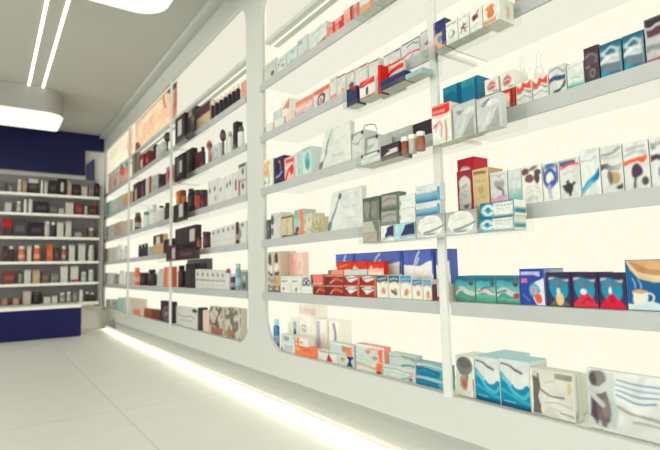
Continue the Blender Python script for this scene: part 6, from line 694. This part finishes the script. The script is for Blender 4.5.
def plate(name, outlines, x0, x1, mat, parent, bev=.004):
    """vertical plate in the wall plane with holes: filled 2D curve turned into a mesh"""
    cu = bpy.data.curves.new(name, 'CURVE'); cu.dimensions = '2D'; cu.fill_mode = 'BOTH'
    cu.extrude = (x1 - x0) * U / 2 - bev; cu.bevel_depth = bev; cu.bevel_resolution = 1
    for pts in outlines:
        s = cu.splines.new('POLY'); s.points.add(len(pts) - 1); s.use_cyclic_u = True
        for p, (y, z) in zip(s.points, pts): p.co = (y * U, (z + EYE) * U, 0, 1)
    tmp = bpy.data.objects.new('tmp', cu); COL.objects.link(tmp)
    bpy.context.view_layer.update()
    me = bpy.data.meshes.new_from_object(tmp.evaluated_get(bpy.context.evaluated_depsgraph_get()))
    bpy.data.objects.remove(tmp)
    me.transform(Matrix(((0, 0, 1, (x0 + x1) / 2 * U), (1, 0, 0, 0), (0, 1, 0, 0), (0, 0, 0, 1))))
    if parent is not None: me.transform(Matrix.Translation(-Vector(parent.location)))
    me.materials.clear()
    return link(name, me, mat, parent)

frame = empty('display_cabinet', P(1.1, 2.5, -.436))
tag(frame, 'long white wall cabinet with rounded backlit openings and glowing rear panels', 'cabinet')
outer = [(-.7, -.436), (5.0, -.436), (5.0, -.362), (5.66, -.362), (5.66, 1.448), (-.7, 1.448)]
plate('front_panel', [outer, rounded(2.11, -.337, 5.60, 1.325, (.03, .03, .05, .1))[::-1] if False else rounded(2.11, -.337, 5.60, 1.325, (.11, .03, .03, .11)),
                      rounded(-.60, -.337, 1.952, 1.325, (.16, .16, .16, .16))], 1.0, 1.02, WHITE, frame)
slab('ledge', (1.0205, -.65, -.352), (1.21, 5.62, -.3365), BOARD, frame)
for bn, a, b in BAYS:
    slab('backlit_panel', (1.2, a - .012, -.336), (1.21, b + .012, 1.42), BACK, frame, 0)
for yy in (.893, 3.243, 4.433):
    slab('post', (.977, yy - .012, -.334), (.9895, yy + .012, 1.3), POST, frame, .003)
for a, b in ((-.56, 1.95), (2.105, 5.6)):
    slab('header_lightbox', (1.03, a, 1.065), (1.08, b, 1.42), emitter('header_glow', (1.0, .97, .80), .86), frame, 0)
    slab('header_rim', (1.0215, a, 1.045), (1.09, b, 1.0645), WHITE, frame)
    slab('cavity_top', (1.0805, a, 1.405), (1.195, b, 1.42), BOARD, frame, 0)
for bn, a, b in BAYS:
    me = lathe('led_tube', [(.004 * U, 0), (.004 * U, (b - a - .02) * U)], 10)
    me.transform(Matrix.Rotation(-math.pi / 2, 4, 'X'))
    t = link('led_tube', me, TUBE, frame); t.location = P(1.05, a + .01, 1.04) - frame.location
slab('glow_cheek', (1.0205, 1.953, -.336), (1.1995, 1.965, 1.4), BACK, frame, 0)  # plain cheeks given added emission in place of light falling on them
slab('glow_cheek', (1.0205, 5.604, -.336), (1.1995, 5.618, 1.4), BACK, frame, 0)  # end cheek, same added glow
slab('inner_cheek', (1.0205, 2.093, -.336), (1.2, 2.1045, 1.4), BOARD, frame, 0)
off = Vector(frame.location)
kv = [P(x, y, z) - off for y in (-.7, 5.0) for x, z in ((1.001, -.4365), (1.003, -.46), (1.008, -.49), (1.014, -.527), (1.05, -.531), (1.05, -.4365))]
link('kick_board', mesh_from('kick_board', kv, [tuple(range(6)), tuple(range(6, 12))[::-1]] + [((i + 1) % 6, i, i + 6, (i + 1) % 6 + 6) for i in range(6)]), KICK, frame)
slab('corner_fascia', (1.06, 5.01, -.45), (1.2, 5.66, -.365), WHITE, frame)
led = slab('floor_light_strip', (1.034, -.7, -.5548), (1.045, 5.62, -.5335), STRIP, None, 0)
tag(led, 'glowing warm light strip on the floor under the wall cabinet', 'light strip')

la = bpy.data.lights.new('floor_light', 'AREA'); la.shape = 'RECTANGLE'; la.size = 6.25 * U; la.size_y = .018; la.energy = 20; la.color = (1, .91, .68)
lo = bpy.data.objects.new('floor_light', la); COL.objects.link(lo); lo.location = P(1.024, 2.46, -.538)
d = Vector((-1, 0, -.22)).normalized()
xa = Vector((0, 1, 0)); za = -d; ya = za.cross(xa)
lo.matrix_world = Matrix(((xa.x, ya.x, za.x, lo.location.x), (xa.y, ya.y, za.y, lo.location.y), (xa.z, ya.z, za.z, lo.location.z), (0, 0, 0, 1)))

# backlit posters
def poster(name, y0, y1, z0, z1, base, art, label):
    me = carton_mesh(name, (y0 - y1) * U, .004, (z1 - z0) * U, base, art, None, None, 0, False)
    o = link(name, me, POSTER, None, P(1.0265, (y0 + y1) / 2, z0), WALLROT)
    tag(o, label, 'poster', 'posters above the shelves'); return o
poster('poster', 4.415, 3.262, 1.07, 1.318, '#cfb094', [('n', '#dcc0a4', 7, .45, 21), ('s', [(.1, .7), (.4, .82), (.7, .72)], .16, '#dfc6ac'), ('s', [(.2, .2), (.5, .35), (.9, .3)], .18, '#d9b398'), ('e', .78, .45, .1, .3, '#dcb09a'), ('e', .92, .2, .08, .25, '#b87a66'), ('e', .0, .0, .16, .28, '#6b453a'), ('s', [(.72, 1), (.8, .6)], .12, '#6b7058'), ('p', [(.78, 1), (1, 1), (1, .8), (.86, .85)], '#382824'), ('e', .97, .55, .05, .3, '#96665a'), ('s', [(.25, .5), (.3, .1)], .08, '#b99a80'), ('r', 0, .96, .8, 1, '#7a6050'), ('s', [(.4, .6), (.5, .15)], .06, '#c29a84'), ('e', .15, .6, .1, .2, '#d9c0a2')], 'pink skin toned poster lit above the poster bay')
poster('poster', 5.59, 4.452, 1.07, 1.318, '#e6dcc6', [('e', .88, .5, .12, .6, '#e3b79c'), ('e', .97, .5, .05, .5, '#ead9c6'), ('s', [(.85, .2), (.92, .8)], .12, '#d59a80'), ('s', [(.1, .3), (.5, .5)], .15, '#ece6d2'), ('e', .2, .25, .05, .08, '#cdbfa4')], 'pale cream poster lit above the far corner bay')

# clear trays hung in front of the posts
def tray(y0, y1, k, label, drop=.0625):
    z = LV[k] - drop
    r = empty('acrylic_tray', P(.945, (y0 + y1) / 2, z - .003))
    slab('floor_panel', (.9165, y0, z - .003), (.9765, y1, z), ACRYL, r, 0)
    slab('front_lip', (.914, y0, z - .003), (.916, y1, z + .012), ACRYL, r, 0)
    for yy in (y0, y1 - .002): slab('end_panel', (.9145, yy, z + .0002), (.9903, yy + .002, LV[k] - .011), ACRYL, r, 0)
    tag(r, label, 'tray', 'clear acrylic trays on the display')
for k in (2, 3, 4, 5):
    if k == 4:
        tray(.628, .868, 4, 'clear acrylic tray right of the near post on fourth shelf')
        tray(.871, 1.222, 4, 'clear acrylic tray with navy cartons left of the near post on fourth shelf', .1)
    else: tray(.628, 1.16, k, f"clear acrylic tray across the near post on {ORDS[k]} shelf")
    tray(2.57, 3.3, k, f"clear acrylic tray across the far post on {ORDS[k]} shelf")

# ------------------------------------------------------------------ room shell
structure(slab('floor', (-3.2, -1.6, -.59), (1.25, 5.9, -.555), floor_mat(), None, 0))
structure(slab('ceiling', (-3.2, -1.6, 1.5), (1.3, 5.9, 1.53), CEIL, None, 0))
structure(slab('wall_right', (1.215, -.75, -.5545), (1.25, 5.9, 1.4995), WALLM, None, 0))
structure(slab('trim_1', (.95, -.75, 1.468), (1.2, 5.68, 1.4995), WHITE, None, .006))
structure(slab('wall_back', (-3.2, 5.72, -.5545), (1.214, 5.78, 1.4995), WALLM, None, 0))

# navy fascia on the back wall
nb = empty('navy_fascia', P(.4, 5.7, 1.05))
tag(nb, 'dark navy fascia board above the back shelf unit', 'fascia')
plate_pts = [(-1.6, 1.055), (.812, 1.055), (.812, 1.33), (.994, 1.33), (.994, 1.498), (-1.6, 1.498)]
def xz_plate(name, pts, y0, y1, mat, parent):
    off = Vector(parent.location) if parent is not None else Vector((0, 0, 0))
    n = len(pts); v = [P(x, y0, z) - off for x, z in pts] + [P(x, y1, z) - off for x, z in pts]
    f = [tuple(range(n)), tuple(range(n, 2 * n))[::-1]] + [((i + 1) % n, i, i + n, (i + 1) % n + n) for i in range(n)]
    return link(name, mesh_from(name, v, f), mat, parent)
xz_plate('board', plate_pts, 5.66, 5.715, NAVY, nb)
ws = xz_plate('wall_sign', [(.83, 1.0), (.915, 1.0), (.905, 1.25), (.83, 1.18)], 5.69, 5.712, plastic('#3f4468', .35), None)
tag(ws, 'slanted slate blue sign on the wall beside the navy fascia', 'sign')

# back shelf unit
BLV = [0.8012, 0.6095, 0.3827, 0.1446, -0.0651, -0.2615]
YB = 5.47
bu = empty('gondola_unit', P(.2, 5.5, -.5545))
tag(bu, 'back wall shelf unit with white shelves over a navy base', 'shelf unit')
bz = BLV[-1]
slab('base_panel', (-1.1, 5.08, -.5544), (.724, 5.38, bz - .032), NAVY2, bu, .004)
slab('base_deck', (-1.1, 5.075, bz - .031), (.722, 5.44, bz - .003), BOARD, bu)
slab('base_deck', (-1.1, 5.4405, bz - .031), (.945, 5.68, bz - .003), BOARD, bu)
slab('back_panel', (-1.1, 5.645, bz), (.925, 5.655, BLV[0] + .2), principled('grey_back', (.24, .235, .23), .6), bu, 0)
slab('upright', (.928, 5.44, -.5544 + .24), (.948, 5.68, BLV[0] + .12), GREYM, bu)
for z in BLV[:-1]:
    slab('shelf_board', (-1.1, 5.46, z - .022), (.9275, 5.6445, z - .0006), BOARD, bu)
    slab('price_rail', (-1.1, 5.452, z - .026), (.9275, 5.4595, z - .0002), BOARD, bu, .001)

BACKITEMS = [
('carton', -0.0255, 0.0403, 0.8012, 0.9281, '#3a2f33', 'black carton, leftmost, on sixth shelf, navy back unit', 'sixth'),
('jar', 0.1068, 0.1274, 0.8012, 0.8922, '#4a4244', 'dark jar on sixth shelf, navy back unit', 'sixth'),
('jar', 0.1385, 0.1712, 0.8012, 0.8853, '#8d8a84', 'grey jar on sixth shelf, navy back unit', 'sixth'),
('bottle', 0.209, 0.2423, 0.8012, 0.9297, '#c9b5aa', 'rosy bottle on sixth shelf, navy back unit', 'sixth'),
('carton', 0.2497, 0.2792, 0.8012, 0.9235, '#b8958a', 'dusty pink carton on sixth shelf, navy back unit', 'sixth'),
('carton', 0.294, 0.378, 0.8012, 0.9468, '#3a3034', 'black carton with pale top on sixth shelf, navy back unit', 'sixth'),
('bottle', 0.3983, 0.4206, 0.8012, 0.9362, '#d5d6cf', 'white bottle on sixth shelf, navy back unit', 'sixth'),
('carton', 0.4289, 0.4548, 0.8012, 0.9289, '#c9cac3', 'white carton on sixth shelf, navy back unit', 'sixth'),
('carton', 0.4747, 0.5364, 0.8012, 0.9427, '#2f2629', 'black carton, rightmost, on sixth shelf, navy back unit', 'sixth'),
('carton', 0.5476, 0.6194, 0.8012, 0.9691, '#2a2024', 'tall black carton with white mark on sixth shelf, navy back unit', 'sixth'),
('carton', 0.6319, 0.6647, 0.8012, 0.946, '#b5a594', 'tan carton on sixth shelf, navy back unit', 'sixth'),
('carton', 0.6773, 0.7467, 0.8012, 0.9193, '#33282b', 'low black carton on sixth shelf, navy back unit', 'sixth'),
('carton', 0.7593, 0.8115, 0.8012, 0.9053, '#c3c0b8', 'pale low carton on sixth shelf, navy back unit', 'sixth'),
('carton', 0.8234, 0.8718, 0.8012, 0.9311, '#7a7674', 'grey carton on sixth shelf, navy back unit', 'sixth'),
('carton', 0.884, 0.9236, 0.8012, 0.9464, '#3a3032', 'dark carton on sixth shelf, navy back unit', 'sixth'),
('carton', 0.0042, 0.0547, 0.6095, 0.715, '#8f8a86', 'grey carton on fifth shelf, navy back unit', 'fifth'),
('carton', 0.1125, 0.1646, 0.6095, 0.7028, '#c3c5bf', 'white carton, leftmost, on fifth shelf, navy back unit', 'fifth'),
('bottle', 0.207, 0.2402, 0.6095, 0.718, '#a5a8a4', 'grey bottle, leftmost, on fifth shelf, navy back unit', 'fifth'),
('bottle', 0.2628, 0.2924, 0.6095, 0.7407, '#d3d5ce', 'white bottle on fifth shelf, navy back unit', 'fifth'),
('bottle', 0.3036, 0.3376, 0.6095, 0.7432, '#cfd0c9', 'white bottle with cap on fifth shelf, navy back unit', 'fifth'),
('carton', 0.3494, 0.4682, 0.6095, 0.7266, '#33282c', 'wide black carton on fifth shelf, navy back unit', 'fifth'),
('carton', 0.4807, 0.5465, 0.6095, 0.695, '#6a6262', 'dark grey low carton on fifth shelf, navy back unit', 'fifth'),
('carton', 0.5589, 0.604, 0.6095, 0.6695, '#bdb9b2', 'pale low carton on fifth shelf, navy back unit', 'fifth'),
('carton', 0.6189, 0.6871, 0.6095, 0.7329, '#cfcfc8', 'white carton, rightmost, on fifth shelf, navy back unit', 'fifth'),
('carton', 0.6993, 0.7734, 0.6095, 0.7275, '#7d3a3c', 'red brown carton on fifth shelf, navy back unit', 'fifth'),
('bottle', 0.7907, 0.82, 0.6095, 0.7021, '#b5b2ab', 'grey bottle, rightmost, on fifth shelf, navy back unit', 'fifth'),
('carton', 0.8274, 0.8992, 0.6095, 0.7144, '#5f3438', 'maroon carton on fifth shelf, navy back unit', 'fifth'),
('carton', 0.0031, 0.0611, 0.3827, 0.5105, '#4a3036', 'maroon carton on fourth shelf, navy back unit', 'fourth'),
('carton', 0.1015, 0.1729, 0.3827, 0.5515, '#8f2f35', 'red topped carton on fourth shelf, navy back unit', 'fourth'),
('carton', 0.1841, 0.2895, 0.3827, 0.5454, '#4a4446', 'dark grey carton on fourth shelf, navy back unit', 'fourth'),
('carton', 0.3177, 0.4309, 0.3827, 0.5217, '#2e2428', 'large black carton on fourth shelf, navy back unit', 'fourth'),
('bottle', 0.4387, 0.49, 0.3827, 0.5358, '#bdbab4', 'white bottle on fourth shelf, navy back unit', 'fourth'),
('bottle', 0.4975, 0.5331, 0.3827, 0.5281, '#3a2e32', 'black bottle on fourth shelf, navy back unit', 'fourth'),
('carton', 0.5491, 0.6027, 0.3827, 0.53, '#d3d5ce', 'white carton on fourth shelf, navy back unit', 'fourth'),
('carton', 0.623, 0.6732, 0.3827, 0.5426, '#c9cbc4', 'tall white carton on fourth shelf, navy back unit', 'fourth'),
('carton', 0.7053, 0.7655, 0.3827, 0.4349, '#a5a29c', 'low grey carton on fourth shelf, navy back unit', 'fourth'),
('jar', 0.7859, 0.8242, 0.3827, 0.4774, '#5a4a4c', 'dark jar on fourth shelf, navy back unit', 'fourth'),
('jar', 0.8365, 0.8799, 0.3827, 0.4789, '#8a6a66', 'rosy jar on fourth shelf, navy back unit', 'fourth'),
('carton', 0.0171, 0.0674, 0.1446, 0.3077, '#5f2f33', 'maroon carton on third shelf, navy back unit', 'third'),
('carton', 0.1095, 0.1453, 0.1446, 0.29, '#4a2a2c', 'dark red carton on third shelf, navy back unit', 'third'),
('bottle', 0.1561, 0.1964, 0.1446, 0.2904, '#3d2a2e', 'black red bottle on third shelf, navy back unit', 'third'),
('bottle', 0.2312, 0.2884, 0.1446, 0.291, '#d06a44', 'orange bottle on third shelf, navy back unit', 'third'),
('carton', 0.3036, 0.3373, 0.1446, 0.2915, '#dbd0c4', 'white carton, leftmost, on third shelf, navy back unit', 'third'),
('bottle', 0.3564, 0.4156, 0.1446, 0.3015, '#d4623f', 'tall orange bottle on third shelf, navy back unit', 'third'),
('carton', 0.4645, 0.5168, 0.1446, 0.3122, '#c96843', 'orange carton on third shelf, navy back unit', 'third'),
('carton', 0.5292, 0.5693, 0.1446, 0.2737, '#4a3f45', 'dark carton on third shelf, navy back unit', 'third'),
('bottle', 0.5936, 0.6343, 0.1446, 0.2938, '#9c5a4c', 'rust bottle on third shelf, navy back unit', 'third'),
('carton', 0.6591, 0.7095, 0.1446, 0.3042, '#d6d7d0', 'white carton, rightmost, on third shelf, navy back unit', 'third'),
('carton', 0.7437, 0.8043, 0.1446, 0.315, '#d3d4cd', 'tall white carton on third shelf, navy back unit', 'third'),
('bottle', 0.8351, 0.8877, 0.1446, 0.3057, '#c9cac4', 'white bottle on third shelf, navy back unit', 'third'),
('carton', 0.0172, 0.0748, -0.0651, 0.0697, '#8a5a50', 'brown carton, leftmost, on second shelf, navy back unit', 'second'),
('carton', 0.1165, 0.2111, -0.0651, 0.0584, '#7a4038', 'red brown carton on second shelf, navy back unit', 'second'),
('jar', 0.2379, 0.2708, -0.0651, 0.0558, '#8d8680', 'grey jar on second shelf, navy back unit', 'second'),
('carton', 0.2856, 0.3393, -0.0651, 0.0643, '#cdcdc6', 'white carton on second shelf, navy back unit', 'second'),
('carton', 0.3545, 0.4134, -0.0651, 0.0629, '#bfa88c', 'tan carton on second shelf, navy back unit', 'second'),
('carton', 0.4293, 0.4935, -0.0651, 0.0422, '#6a5a58', 'brown carton, rightmost, on second shelf, navy back unit', 'second'),
('carton', 0.5052, 0.5749, -0.0651, 0.0308, '#7d7674', 'grey carton on second shelf, navy back unit', 'second'),
('carton', 0.5893, 0.6518, -0.0651, 0.0972, '#d5d6cf', 'tall white carton on second shelf, navy back unit', 'second'),
('carton', 0.6768, 0.7452, -0.0651, 0.0959, '#d3d3cc', 'tall white carton with red foot on second shelf, navy back unit', 'second'),
('bottle', 0.7719, 0.8234, -0.0651, 0.0345, '#a5b0aa', 'grey glass bottle on second shelf, navy back unit', 'second'),
('bottle', 0.8398, 0.8922, -0.0651, 0.053, '#b9c2bb', 'pale glass bottle on second shelf, navy back unit', 'second'),
('carton', 0.0247, 0.0822, -0.2615, -0.1665, '#8a6a5c', 'brown carton on first shelf, navy back unit', 'first'),
('carton', 0.1163, 0.1596, -0.2615, -0.1894, '#a5806a', 'tan low carton on first shelf, navy back unit', 'first'),
('carton', 0.2017, 0.2499, -0.2615, -0.1938, '#b58f7c', 'rosy low carton on first shelf, navy back unit', 'first'),
('carton', 0.283, 0.3446, -0.2615, -0.1327, '#c3b5aa', 'white brown carton on first shelf, navy back unit', 'first'),
('jar', 0.3601, 0.4353, -0.2615, -0.1456, '#2e2427', 'black round jar on first shelf, navy back unit', 'first'),
('carton', 0.452, 0.5078, -0.2615, -0.1974, '#d3d3cc', 'white low carton on first shelf, navy back unit', 'first'),
('carton', 0.519, 0.5672, -0.2615, -0.1913, '#cfd0c9', 'white carton on first shelf, navy back unit', 'first'),
('bottle', 0.5867, 0.6357, -0.2615, -0.1656, '#8f8a84', 'grey bottle on first shelf, navy back unit', 'first'),
('bottle', 0.6472, 0.6881, -0.2615, -0.1587, '#a59c92', 'taupe bottle on first shelf, navy back unit', 'first'),
('carton', 0.7002, 0.7416, -0.2615, -0.1709, '#8a847e', 'dark taupe carton on first shelf, navy back unit', 'first'),
('bottle', 0.7575, 0.795, -0.2615, -0.1439, '#d5d6cf', 'white bottle on first shelf, navy back unit', 'first'),
('bottle', 0.8166, 0.8455, -0.2615, -0.1664, '#3a2c30', 'black bottle on first shelf, navy back unit', 'first'),
('bottle', 0.8624, 0.8917, -0.2615, -0.1785, '#33262a', 'black slim bottle on first shelf, navy back unit', 'first')
]
for kind, x0, x1, za, zb, c, label, nm in BACKITEMS:
    art = []
    if kind == 'carton':
        art = [('r', .15, .3, .85, .62, '#%02x%02x%02x' % tuple(min(255, int(int(c[i:i + 2], 16) * .8 + 44)) for i in (1, 3, 5))), ('r', 0, .92, 1, 1, '#%02x%02x%02x' % tuple(int(int(c[i:i + 2], 16) * .8) for i in (1, 3, 5)))]
        if 'pale top' in label: art.append(('r', 0, .7, 1, 1, '#c9c6c2'))
        if 'white mark' in label: art.append(('r', .35, .2, .65, .75, '#d3d0cc'))
        if 'red foot' in label: art.append(('r', 0, 0, 1, .16, '#a5303a'))
        if 'red topped' in label: art = [('r', 0, 0, 1, .5, '#4a3a3c'), ('r', 0, .55, 1, .75, '#c23038')]
    place(kind, (x1 - x0) * U, .06 * U, (zb - za) * U, c, art, None, None, 0, '#d8d6ce' if 'white' in label or 'rosy' in label else None if kind != 'jar' else '#4a4446', 1, P((x0 + x1) / 2, YB + .012, za + .0002), 0, label, nm + ' shelf of the navy back unit')

# ------------------------------------------------------------------ ceiling lights
def drop_lamp(x0, x1, y0, y1, rs, label):
    r = empty('drop_ceiling_lamp', P((x0 + x1) / 2, (y0 + y1) / 2, 1.3))
    off = Vector(r.location)
    pts = rounded(x0, y0, x1, y1, rs); n = len(pts)
    v = [P(x, y, 1.306) - off for x, y in pts] + [P(x, y, 1.499) - off for x, y in pts]
    f = [tuple(range(n, 2 * n))] + [(i, (i + 1) % n, (i + 1) % n + n, i + n) for i in range(n)]
    link('housing', mesh_from('housing', v, f), principled('lamp_housing', (.38, .38, .355), .2, noise=.02, scale=2), r)
    v = [P(x, y, 1.298) - off for x, y in pts] + [P(x, y, 1.3055) - off for x, y in pts]
    f = [tuple(range(n))[::-1], tuple(range(n, 2 * n))] + [(i, (i + 1) % n, (i + 1) % n + n, i + n) for i in range(n)]
    link('diffuser', mesh_from('diffuser', v, f), LAMP, r)
    tag(r, label, 'ceiling light', 'drop ceiling lamps')
drop_lamp(-1.2, .475, 4.40, 4.95, (.1, .14, .03, .1), 'white drop ceiling lamp with rounded corner before the navy fascia')
drop_lamp(-.9, .685, 1.35, 2.455, (.14, .14, .14, .14), 'nearer white drop ceiling lamp cut by the top of the picture')
for x, nm in ((.219, 'left'), (.315, 'right')):
    o = slab('ceiling_light_strip', (x - .008, 2.47, 1.496), (x + .008, 4.398, 1.4998), CSTRIP, None, 0)
    tag(o, f"{nm} one of two glowing slim light strips along the ceiling", 'light strip', 'slim ceiling light strips')

# ------------------------------------------------------------------ ambient light of the open shop floor
w = bpy.data.worlds.new('shop'); sc.world = w; w.use_nodes = True
bg = w.node_tree.nodes['Background']; bg.inputs[0].default_value = (1, .985, .94, 1); bg.inputs[1].default_value = 2.75

# ------------------------------------------------------------------ camera
YAW, PITCH, ROLL, FPX = .609952, .0905369, -.0240086, 489.87
f = Vector((math.sin(YAW) * math.cos(PITCH), math.cos(YAW) * math.cos(PITCH), math.sin(PITCH)))
rt = Vector((math.cos(YAW), -math.sin(YAW), 0)); up = rt.cross(f)
r2 = rt * math.cos(ROLL) + up * math.sin(ROLL); u2 = -rt * math.sin(ROLL) + up * math.cos(ROLL)
cd = bpy.data.cameras.new('camera'); cam = bpy.data.objects.new('camera', cd); COL.objects.link(cam)
cam.matrix_world = Matrix(((r2.x, u2.x, -f.x, 0), (r2.y, u2.y, -f.y, 0), (r2.z, u2.z, -f.z, EYE * U), (0, 0, 0, 1)))
cd.sensor_width = 36; cd.lens = FPX / 660 * 36; cd.clip_start = .02
cd.dof.use_dof = True; cd.dof.focus_distance = 1.7; cd.dof.aperture_fstop = 3.
sc.camera = cam
sc.view_settings.view_transform = 'Standard'; sc.view_settings.look = 'None'
sc.view_settings.exposure = 0.; sc.view_settings.gamma = 1.; sc.view_settings.use_curve_mapping = False
sc.cycles.use_denoising = True
